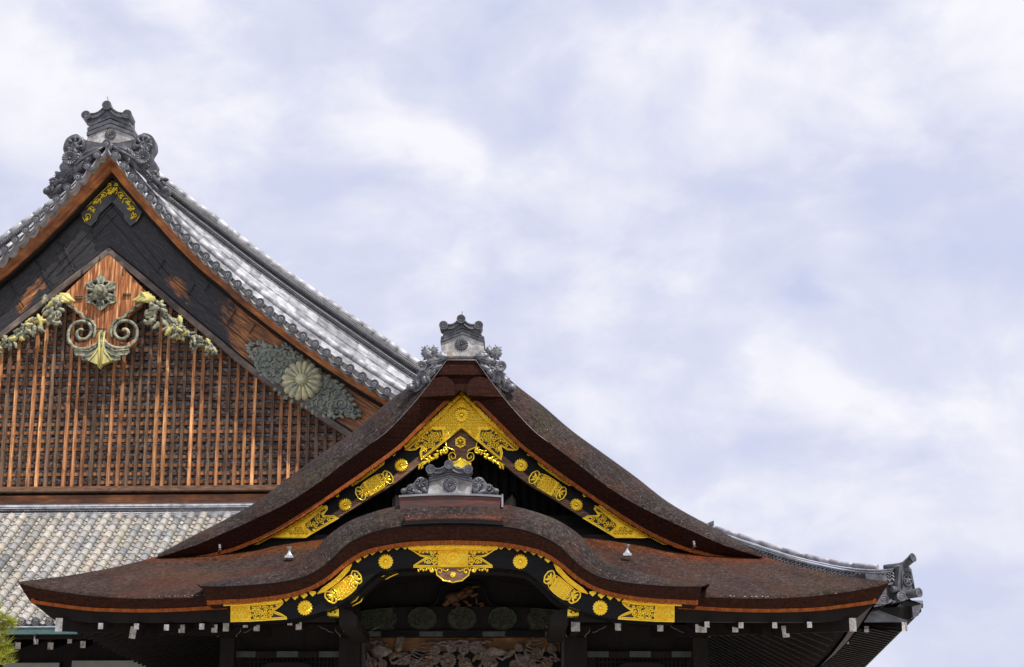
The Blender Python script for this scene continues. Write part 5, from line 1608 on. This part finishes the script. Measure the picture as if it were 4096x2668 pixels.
# leaf scroll garlands down both sides of the pendant
HG3 = HP(36.55); HG3m = lambda x, y, w=0: hm(HG3(x, y, w)); HG3m.n = HN; HG3m.s = HG3.s
for Mx, sd in ((HG3, 1), (HG3m, 2)):
    mb = MB(); rg = random.Random(50+sd)
    mb.mi = 1
    for k, (x, y, L, a) in enumerate(((600,1174,76,2.55),(612,1184,66,2.6),(626,1196,56,2.75))): leaf(mb, Mx, x, y, L, 17, a, .04+.02*k, .07, 1, .15)
    mb.mi = 0
    mb.tube([Mx(p[0], p[1], .07) for p in scroll_pts(598, 1263, 33, 2.2, 1.15, -1, 22)], .05, 8, False, up=HN, taper=lambda t: 1.1-.7*t)
    mb.tube(M3(Mx, scroll_pts(598, 1258, 19, 2.2, 1.0, -1, 14), .08), .03, 7, False, up=HN)
    path = cat([(628,1205,0),(655,1262,0),(700,1300,0),(760,1335,0),(815,1368,0),(870,1412,0)], 40)
    for i in range(58):
        q = path[min(39, int(i*40/58))]; t = i/58
        spread_ = 46*(1-.55*t)
        x = q[0]+rg.uniform(-1, .5)*spread_; y = q[1]+rg.uniform(-.6, .75)*spread_
        mb.mi = 1 if rg.random() < .2 else 0
        leaf(mb, Mx, x, y, rg.uniform(30, 54)*(1-.4*t), rg.uniform(9, 15)*(1-.35*t), rg.choice((rg.uniform(.2, 2.6), rg.uniform(2.4, 4.2))), .02+.10*rg.random(), .07, 3, rg.uniform(-.35, .35))
    mb.mi = 0
    for k in range(12):
        a = k*.9; r = 7+k*1.4; leaf(mb, Mx, 716+r*math.cos(a)*.5, 1316+r*math.sin(a)*.5, 22, 8, a, .15-.006*k, .04, 2)
    mb.dome(Mx(838, 1382, .04), HE, Vector((0, 0, 1)), HN, 14*HG3.s, 12*HG3.s, .09, 12, 3)
    leaf(mb, Mx, 845, 1385, 44, 10, .75, .04, .06, 3, .2)
    mb.tube([Mx(p[0], p[1], .05) for p in path], .03, 6, False, up=HN)
    mb.build('copper_garland', ['patina', 'patina_yellow'], hp)
# chrysanthemum with vine panel on the lower bargeboard
for Mx, sd in ((HP(36.66), 1), (lambda x, y, w=0, _m=HP(36.66): hm(_m(x, y, w)), 2)):
    Mx.n = HN; Mx.s = HG.s
    mb = MB(); rg = random.Random(60)
    vine = [(994,1368),(1040,1362),(1076,1372),(1130,1376),(1185,1394),(1222,1430),(1300,1495),(1360,1533),(1390,1580),(1410,1620),(1446,1672),(1420,1690),(1400,1676),(1350,1680),(1300,1678),(1262,1655),(1225,1630),(1150,1590),(1108,1560),(1090,1530),(1050,1500),(1030,1480),(1018,1440),(1000,1400)]
    for k in range(0): pass
    scrollfill(mb, Mx, vine, 46, .024, .04, rg, 3, .05, .25)
    for i in range(len(vine)):
        p, q = vine[i], vine[(i+1) % len(vine)]
        for t in (.2, .7):
            x, y = lerp(p[0], q[0], t), lerp(p[1], q[1], t)
            x, y = 1211+(x-1211)*.95, 1526+(y-1526)*.88
            leaf(mb, Mx, x, y, rg.uniform(20, 28), rg.uniform(8, 11), math.atan2(y-1526, x-1211)+rg.uniform(-.8, .8), .02, .05, 3)
    vin = [(1211+(x-1211)*.93, 1526+(y-1526)*.85) for x, y in vine]
    mb.plate(Mx, vin, 0, .02)
    o = mb.build('copper_vine', 'patina_dark', hboard)
    inst('chrysanthemum', rosette_mesh('patina_pale', 16, .30), o, Mx(1211, 1526, .08), (82*HG.s, 115*HG.s, 82*HG.s), (0, 0, rz))

# ridge-end ornament on the hall
HR = HP(36.15)
orn = ridge_end(hall, HR, (344,545,352,532,571,545,510), (443,538), 24, ((349,468),(432,428),(513,464)), 19.5, [(431,408),(424,378)], None)
for Mx, sd in ((HR, 1), (lambda x, y, w=0: hm(HR(x, y, w)), 2)):
    Mx.n = HN; Mx.s = HR.s
    mb = MB(); rg = random.Random(70+sd)
    q = [(450,575),(540,555),(575,532),(612,548),(622,590),(606,625),(628,660),(618,690),(640,720),(676,752),(660,775),(610,745),(560,690),(505,640)]
    q = [(p[0], p[1]) for p in cat([(x, y, 0) for x, y in q+q[:1]], 90)][:-1]
    mb.plate(Mx, q, -.25, .0)
    foliage(mb, Mx, [('swirl',578,580,42,2.6,1),('swirl',604,706,20,1.0,1),('leaf',470,590,80,14,.35),('leaf',500,610,60,16,.9),('leaf',530,645,60,16,.8),('leaf',545,610,50,15,1.2),
        ('leaf',570,670,50,16,.9),('leaf',600,690,44,16,.4),('leaf',620,715,50,16,.75),('leaf',640,745,36,14,.5),('leaf',610,735,44,13,.9),('bud',664,760,14)], rg, .0)
    mb.tube([Mx(x, y, .05) for x, y in ((455,590),(500,615),(545,640),(590,690),(650,750))], .035, 7, False, up=HN)
    for _ in range(16):
        t = rg.random(); leaf(mb, Mx, lerp(500, 650, t)+rg.uniform(-16, 20), lerp(605, 740, t)+rg.uniform(-24, 8), rg.uniform(20, 34), 9, rg.uniform(-.8, 1.6), .03, .06, 3, .2)
    s_ = mb.build('leaf_scroll', 'tile_dark', orn)
    inst('flower', rosette_mesh('tile_dark', 16, .2, .3), orn, Mx(580, 641, .16), 31*HR.s, (0, 0, rz))

# ---- lower tiled roof: front slope with rolls, eave, gutter
HT, HEv = HP(36.5), HP(32.15)
pt = HT(527, 2066); pe = HEv(300, 2492)
run = (pe-pt).dot(HN); ze, zt_ = pe.z, pt.z
O = pt-HE*0
def RS(u, v):   # u metres along HE from O, v 0 (top)..1 (eave)
    p = O+HE*u+HN*(run*v); p.z = lerp(zt_, ze, v)-.10*4*v*(1-v)*(1-.3*v); return p
u_left = -4.4; u_corner = (HP(32.15)(3640, 2400)-pt).dot(HE)
mb = MB(); mb.sm = True; mb.col = (.30, .30, .31)
L = []
for i in range(13):
    v = i/12; L.append([RS(u_left, v)-Vector((0, 0, .05)), RS(2.2+0*v, v)-Vector((0, 0, .05)), RS(lerp(u_corner-run*.98, u_corner, v), v)-Vector((0, 0, .05))])
mb.loft(L)
lower = mb.build('lower_roof', 'tile_dark', hall)
rg = random.Random(5)
pal = [(.95,.93,.90),(1.0,.96,.90),(.62,.65,.71),(.45,.48,.54),(1.02,.92,.76),(1.0,.90,.84),(.82,.82,.84),(.66,.68,.72),(1.08,1.04,.98),(.98,.92,.80)]
spu = .2475; us = []
u0 = 0.0
while u0 > u_left: u0 -= spu
u = u0+spu
mb = MB(); mp = MB(); me_ = MB()
eave_pts = []
while u < 3.0:
    nt = 18; bias = rg.random(); rowc = rg.choice(pal)
    for k in range(nt):
        v0, v1 = k/nt+.004, (k+1)/nt+.004
        c = rg.choice(pal); c = tuple(.66*x+.34*y for x, y in zip(c, rowc))
        if bias < .25: c = tuple(x*.82 for x in c)
        g = rg.uniform(.8, 1.05)*.66; mb.col = tuple(x*g for x in c)
        a_, b_ = RS(u, v0)+Vector((0, 0, .04)), RS(u, v1)+Vector((0, 0, .04))
        mb.tube([a_, lerp(a_, b_, .5), b_+HN*.012], .078, 12, False, up=(0, 0, 1), taper=lambda t: .94+.10*t)
    eave_pts.append(u)
    nr = 30
    for k in range(nr):
        v0, v1 = k/nr, (k+1)/nr
        c = rg.choice(pal[:2]+pal[4:]); g = rg.uniform(.8, 1.05)*.55; mp.col = tuple(x*g for x in c)
        top_, bot, bl2 = [], [], []
        for q in range(6):
            t = q/5; uu = u+.055+t*(spu-.11); dip = -.035*math.sin(math.pi*t)
            top_.append(RS(uu, v0)+Vector((0, 0, dip-.005))); e = RS(uu, v1)+Vector((0, 0, dip+.018)); bot.append(e); bl2.append(e+Vector((0, 0, -.026)))
        mp.loft([top_, bot])
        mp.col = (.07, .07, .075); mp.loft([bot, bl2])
    u += spu
mb.build('cover_tile_rows', 'tile_field', lower)
mp.build('pan_tile_rows', 'tile_field', lower)
for u in eave_pts:
    if u > 2.0: continue
    o = inst('eave_tile', et, lower, RS(u, 1.0)+HN*.03+Vector((0, 0, .02)), .078, (.1, 0, rz))
    f = inst('swirl_face', face_me, o, wloc(o)); f.location = (0, 0, 0)
def strip_box(name, mat, D, y0, y1, x0, x1, th, parent, col=(1, 1, 1)):
    M = HP(D); p = M(x0, y1); q = M(x1, y1); z1 = M(200, y0).z; z0 = M(200, y1).z
    mb = MB(); mb.col = col; v = [p, q, q-HN*th, p-HN*th]
    mb.hexa([Vector((r.x, r.y, z0)) for r in v], [Vector((r.x, r.y, z1)) for r in v]); return mb.build(name, mat, parent)
gut = strip_box('gutter', 'verdigris', 32.1, 2508, 2536, -500, 1200, .14, hall)
strip_box('gutter_lip', 'steel', 32.08, 2504, 2509, -500, 1200, .16, gut)
mb = MB(); M = HP(32.2); mb.tube([M(140, 2536), M(139, 2560), M(148, 2575)], .02, 7); mb.build('drain_chain', 'steel', gut)
strip_box('eave_board', 'dark_wood', 32.3, 2530, 2552, -500, 3400, .2, hall)
for (x, y, s_, D) in ((11,2568,16,32.6),(144,2565,18,32.6),(279,2562,17,32.6),(72,2583,20,33.2),(202,2584,21,33.2),(332,2578,20,33.2),(-118,2571,17,32.6),(-60,2586,20,33.2),(3466,2517,17,32.4),(3383,2560,22,33.0)):
    M = HP(D); c = M(x, y); h_ = s_*.5*M.s; mb = MB()
    mb.hexa([c+HE*i*h_+Vector((0, 0, j*h_*1.25)) for i, j in ((-1, -1), (1, -1), (1, 1), (-1, 1))], [c+HE*i*h_+Vector((0, 0, j*h_*1.25+.35))-HN*1.6 for i, j in ((-1, -1), (1, -1), (1, 1), (-1, 1))])
    r_ = mb.build('rafter', 'dark_wood', hall); mb = MB()
    mb.hexa([c+HN*.006+HE*i*h_*1.02+Vector((0, 0, j*h_*1.27)) for i, j in ((-1, -1), (1, -1), (1, 1), (-1, 1))], [c-HN*.004+HE*i*h_*1.02+Vector((0, 0, j*h_*1.27)) for i, j in ((-1, -1), (1, -1), (1, 1), (-1, 1))])
    mb.build('rafter_end', 'white_paint', r_)
# soffit and wall under the lower roof
mb = MB(); M = HP(32.35); zs_ = M(200, 2535).z
fl = [O+HE*u_left+HN*(run-.15), O+HE*(u_corner-.1)+HN*(run-.15)]; wl = [O+HE*u_left-HN*.3, O+HE*(u_corner-run-.2)-HN*.3]
for p in fl: p.z = zs_+.02
for p in wl: p.z = zs_+1.0
mb.loft([fl, wl]); mb.build('soffit', 'dark_wood', hall)
mb = MB(); wy = HP(35.2)(0, 2640)
M = HP(35.0); p, q = M(-700, 2640), M(2600, 2640)
v = [p, q, q-HN*.2, p-HN*.2]
mb.hexa([Vector((r.x, r.y, 0)) for r in v], [Vector((r.x, r.y, zs_+.9)) for r in v]); hw_ = mb.build('hall_wall', 'dark_wood', hall)
for x0, x1, y0 in ((13,237,2652),(288,645,2643),(650,668,2652)):
    M = HP(34.9); mb = MB(); p, q = M(x0, y0), M(x1, y0); z0 = M(x0, 2860).z
    v = [p, q, q-HN*.05, p-HN*.05]
    mb.hexa([Vector((r.x, r.y, z0)) for r in v], [Vector((r.x, r.y, p.z)) for r in v]); mb.build('plaster_panel', 'shade_plaster', hw_)

# ---- right-hand corner: hip ridge, ridge-end tile, eave tiles, soffit
hipp = [(2350,1880),(2520,1965),(2680,2030),(2734,2062),(2814,2102),(2898,2128),(2993,2159),(3084,2189),(3187,2220),(3286,2243),(3390,2263),(3497,2272),(3560,2270),(3590,2266)]
hd = [36.8, 36.2, 35.6, 35.2, 34.8, 34.5, 34.2, 33.9, 33.5, 33.2, 32.8, 32.4, 32.2, 32.1]
hip = cat([plane(d)(*p) for p, d in zip(hipp, hd)], 60)
hdir = (hip[-1]-hip[30]).normalized()
mb = MB(); rg = random.Random(6)
for i in range(0, 56, 4):
    g = rg.uniform(.75, 1.0); mb.col = (g, g*.98, g*1.04)
    mb.tube([p+Vector((0, 0, .02)) for p in (hip[i], hip[i+2], hip[min(59, i+4)])], .048, 10, taper=lambda t: 1.05-.08*t)
hipo = mb.build('hip_ridge', 'tile_silver', hall)
mb = MB()
side = Vector((-hdir.y, hdir.x, 0)).normalized()*.15
for k, (dz, th) in enumerate(((-.045, .022), (-.085, .022), (-.30, .035))):
    c = [p+Vector((0, 0, dz)) for p in hip]; f_ = 1.0+.15*k
    mb.col = (.95, .95, 1.0)
    A = [p-side*f_ for p in c]; B = [p+side*f_ for p in c]; t_ = Vector((0, 0, -th))
    mb.loft([A, B, [p+t_ for p in B], [p+t_ for p in A], A])
mb.build('flat_course', 'tile_silver', hipo)
mb = MB(); mb.col = (.35, .35, .37)
c = [p+Vector((0, 0, -.107)) for p in hip]; A = [p-side*.9 for p in c]; B = [p+side*.9 for p in c]; t_ = Vector((0, 0, -.5))
mb.loft([A, B, [p+t_ for p in B], [p+t_ for p in A], A]); mb.build('ridge_core', 'tile_dark', hipo)
mb = MB(); w_ = cat([tuple(p-side*1.0+Vector((0, 0, -.20))) for p in hip], 90)
for i in range(89):
    for k, z0 in ((1, -.07), (1, -.01), (1, .045)):
        pts = [lerp(w_[i], w_[i+1], q/6)+Vector((0, 0, z0+.05*math.sin(math.pi*q/6))) for q in range(7)]
        mb.tube(pts, .012, 6, False, up=HN)
mb.build('wave_tiles', 'tile_silver', hipo)
# up-curved end roll
mb = MB(); mb.sm = True
er = cat([hip[-3], plane(32.05)(3612, 2262), plane(31.95)(3634, 2246), plane(31.85)(3652, 2230)], 12)
mb.tube(er, .056, 14, taper=lambda t: 1.0+.30*t); mb.build('end_roll', 'tile_dark', hipo)
tdir = (er[-1]-er[-2]).normalized()
o = inst('end_tile', endtile_mesh('tile_dark', 'swirl', .5), hipo, er[-1], .083); o.rotation_euler = Vector((0, -1, 0)).rotation_difference(Vector((.62, -.72, .25)).normalized()).to_euler()
# ridge-end tile (onigawara), turned towards the corner
oc = plane(32.0)(3624, 2318); kn = (-.50)
OM0 = Vector((.50, -.86, 0)).normalized(); OE = Vector((.86, .50, 0))
sO = 32.0/FPX/math.cos(PITCH)
def OM(px, py, w=0.0): return oc+OE*((px-3624)*sO*1.12)+Vector((0, 0, (2318-py)*sO))+OM0*w
OM.n = OM0; OM.s = sO
mb = MB()
ol = [(3588,2362),(3584,2352),(3592,2300),(3596,2268),(3606,2262),(3640,2264),(3652,2276),(3656,2300),(3664,2352),(3672,2366),(3640,2374),(3606,2370)]
mb.plate(OM, ol, -.20, 0)
rim(mb, OM, [(3602,2352),(3606,2306),(3612,2286),(3624,2282),(3630,2288),(3636,2282),(3646,2288),(3650,2308),(3656,2354)], .018, .01, False)
rim(mb, OM, [(3629+19*math.cos(k*.35), 2321+21*math.sin(k*.35)) for k in range(18)], .016, .02)
mb.lathe(OM(3592, 2358, -.05), OE*-1, [(.05, 0), (.06, .12), (.05, .14)], 10)
oni = mb.build('ridge_end_tile', 'tile_dark', hipo)
mb = MB()
for k in range(5):
    a = k*1.2566-1.57; leaf(mb, OM, 3629, 2321, 17, 6.5, a, .01, .035, 1)
mb.dome(OM(3629, 2321, .02), OE, Vector((0, 0, 1)), OM0, .02, .02, .04, 8, 2)
mb.build('flower_emblem', 'tile_mid', oni)
# body of the ridge filling down to the eave
mb = MB(); mb.plate(OM, [(3480,2300),(3600,2300),(3668,2366),(3680,2388),(3560,2412),(3490,2416)], -.6, -.22); mb.build('ridge_bed', 'tile_dark', hipo)
for (x, y, D, nx) in ((3536,2398,32.0,.05),(3606,2385,31.9,.2),(3676,2370,31.9,.75)):
    p = plane(D)(x, y)
    o = inst('eave_tile', endtile_mesh('tile_mid', 'swirl', 3.2), hipo, p, .088); o.rotation_euler = Vector((0, -1, 0)).rotation_difference(Vector((nx, -1, .05)).normalized()).to_euler()
mb = MB(); M = plane(32.05)
for P in ([(3480,2424),(3505,2424),(3530,2418),(3555,2410),(3576,2398)], [(3572,2408),(3590,2404),(3615,2399),(3640,2390),(3660,2380)]):
    mb.loft([[M(x, y-6, -.5) for x, y in P], [M(x, y-9) for x, y in P], [M(x, y+3) for x, y in P], [M(x, y+3, -.5) for x, y in P]])
mb.build('pan_tile_edge', 'tile_silver', hipo)
# right eave running away, its soffit, rafters and tile ends
Kc = plane(32.0)(3684, 2424)
_r = Vector(((3462-CX)/FPX, 0, 0)) + UP*((CY-2668)/FPX) + FW
back = EYE+_r*((Kc.z-.1-EYE.z)/_r.z)-Kc; back.z = 0; back.normalize()
mb = MB()
e0 = Kc; e1_ = Kc+back*17; inn = HE*-3.6
f0 = plane(32.2)(3180, 2446); 
mb.loft([[e0, e1_], [e0+Vector((0, 0, -.10)), e1_+Vector((0, 0, -.10))], [e0+inn*1.0+back*3+Vector((0, 0, .75)), e1_+inn+Vector((0, 0, .75))]])
mb.loft([[e0+Vector((-.15, .06, .0)), f0], [e0+Vector((-.12, .1, -.20)), f0+Vector((0, 0, -.24))], [e0+inn+back*3+Vector((0, 0, .7)), f0+back*3+Vector((0, 0, .6))]])
side_s = mb.build('side_soffit', 'dark_wood', hall)
mb = MB()
for i in range(40):
    p = e0+back*(.5+i*.40)+HE*-.12+Vector((0, 0, -.10)); q = p+inn*.97+Vector((0, 0, .72)); d = back*.05; t_ = Vector((0, 0, -.10))
    mb.hexa([p-d+t_, p+d+t_, q+d+t_, q-d+t_], [p-d, p+d, q+d, q-d])
o = mb.build('side_rafters', 'dark_wood', side_s)
mb = MB()
for i in range(46):
    p = e0+back*(.25+i*.27)+Vector((0, 0, .06))
    mb.lathe(p+HE*-.3, HE, [(.07, 0), (.07, .36), (.05, .36), (.05, .35)], 10)
    q = p+back*.135+Vector((0, 0, -.03)); mb.tube([q-back*.1+HE*.02, q+Vector((0, 0, -.035))+HE*.02, q+back*.1+HE*.02], .022, 6)
mb.build('side_eave_tiles', 'tile_dark', side_s)
c0 = plane(31.95)(3664, 2424); mb = MB()
M = plane(31.95); mb.plate(M, [(3648,2424),(3688,2420),(3680,2444),(3674,2462),(3652,2470)], -.3, 0); mb.build('corner_gutter', 'tile_dark', side_s)
M = plane(32.1); c = M(3618, 2505); mb = MB(); h_ = .05
mb.hexa([c+Vector((i*.045, 0, j*.085)) for i, j in ((-1, -1), (1, -1), (1, 1), (-1, 1))], [c+Vector((i*.045-1.4, 1.4, j*.085+.25)) for i, j in ((-1, -1), (1, -1), (1, 1), (-1, 1))])
r_ = mb.build('corner_rafter', 'dark_wood', hall)
mb = MB(); mb.hexa([c+Vector((i*.046, -.006, j*.086)) for i, j in ((-1, -1), (1, -1), (1, 1), (-1, 1))], [c+Vector((i*.046, .004, j*.086)) for i, j in ((-1, -1), (1, -1), (1, 1), (-1, 1))])
mb.build('rafter_end', 'white_paint', r_)
# far wing behind: side wall of the hall
mb = MB(); p = e0+inn+back*3; q = e1_+inn
mb.hexa([Vector((r.x, r.y, 0)) for r in (p, q, q+HE*-.2, p+HE*-.2)], [Vector((r.x, r.y, e0.z+.7)) for r in (p, q, q+HE*-.2, p+HE*-.2)])
mb.build('side_wall', 'dark_wood', hall)
# right side slope of the lower roof
mb = MB(); mb.col = (.8, .8, .8)
mb.loft([[e0+Vector((0, 0, .05)), e1_+Vector((0, 0, .05))], [hip[0]+Vector((0, 0, -.4)), hip[0]+back*12+Vector((0, 0, -.4))]]); mb.build('side_slope', 'tile_dark', hall)
# small fin standing on the hip ridge
mb = MB(); M = plane(34.6); mb.plate(M, [(2830,2092),(2855,2082),(2856,2100),(2838,2098)], -.04, 0); mb.build('ridge_fin', 'tile_dark', hipo)

# ================================================================== pine, ground
pine_c = plane(22.0)(-330, 2600)
pine = thing('pine_tree', (pine_c.x, pine_c.y, 0), 'yellow green pine foliage at the lower left edge of the picture', 'pine tree')
mb = MB(); bx, by = pine_c.x, pine_c.y
mb.tube([(bx, by, 0), (bx+.08, by, 1.5), (bx-.05, by+.1, 3.0), (bx+.05, by, 4.3)], .16, 10, taper=lambda t: 1-.7*t)
trunk = mb.build('trunk', 'trunk', pine)
mb = MB(); rg = random.Random(2)
tips_ = [plane(22.0)(x, y) for x, y in ((10,2470),(34,2500),(-10,2500),(20,2530),(6,2560),(-20,2590),(10,2600),(-4,2640),(14,2650),(-30,2450),(-26,2540),(26,2482),(-50,2620),(22,2630),(-8,2520),(0,2585))]
for _ in range(70):
    a_ = rg.uniform(0, 6.28); rr = rg.uniform(.3, 1.0); zz = rg.uniform(2.3, 4.9)
    tips_.append(Vector((bx-.35+rr*math.cos(a_)*.9, by+rr*math.sin(a_), zz)))
br = MB()
for t_ in tips_:
    base_ = Vector((bx, by, max(1.8, t_.z-.5))); br.tube([base_, lerp(base_, t_, .6)+Vector((0, 0, -.05)), t_], .02, 5, taper=lambda t: 1-.6*t)
    for c_ in range(3):
        o_ = t_+Vector((rg.uniform(-.08, .08), rg.uniform(-.08, .08), rg.uniform(-.06, .06)))
        for k in range(42):
            d = Vector((rg.gauss(0, 1), rg.gauss(0, 1), abs(rg.gauss(.5, .8)))).normalized(); l_ = rg.uniform(.08, .16)
            sd_ = d.cross(Vector((rg.random(), rg.random(), rg.random()))).normalized()*.0045
            g = rg.uniform(.5, 1.6); c = (g, g, g*.8)
            mb.face((mb.vert(o_-sd_, c), mb.vert(o_+sd_, c), mb.vert(o_+d*l_, c)))
mb.build('crown', 'needles', pine, recalc=False); br.build('branches', 'trunk', trunk)
mb = MB(); mb.face([mb.vert(p) for p in ((-900, -300, 0), (900, -300, 0), (900, 1500, 0), (-900, 1500, 0))])
g_ = mb.build('ground', 'gravel'); g_['kind'] = 'structure'; g_['label'] = 'pale gravel forecourt'
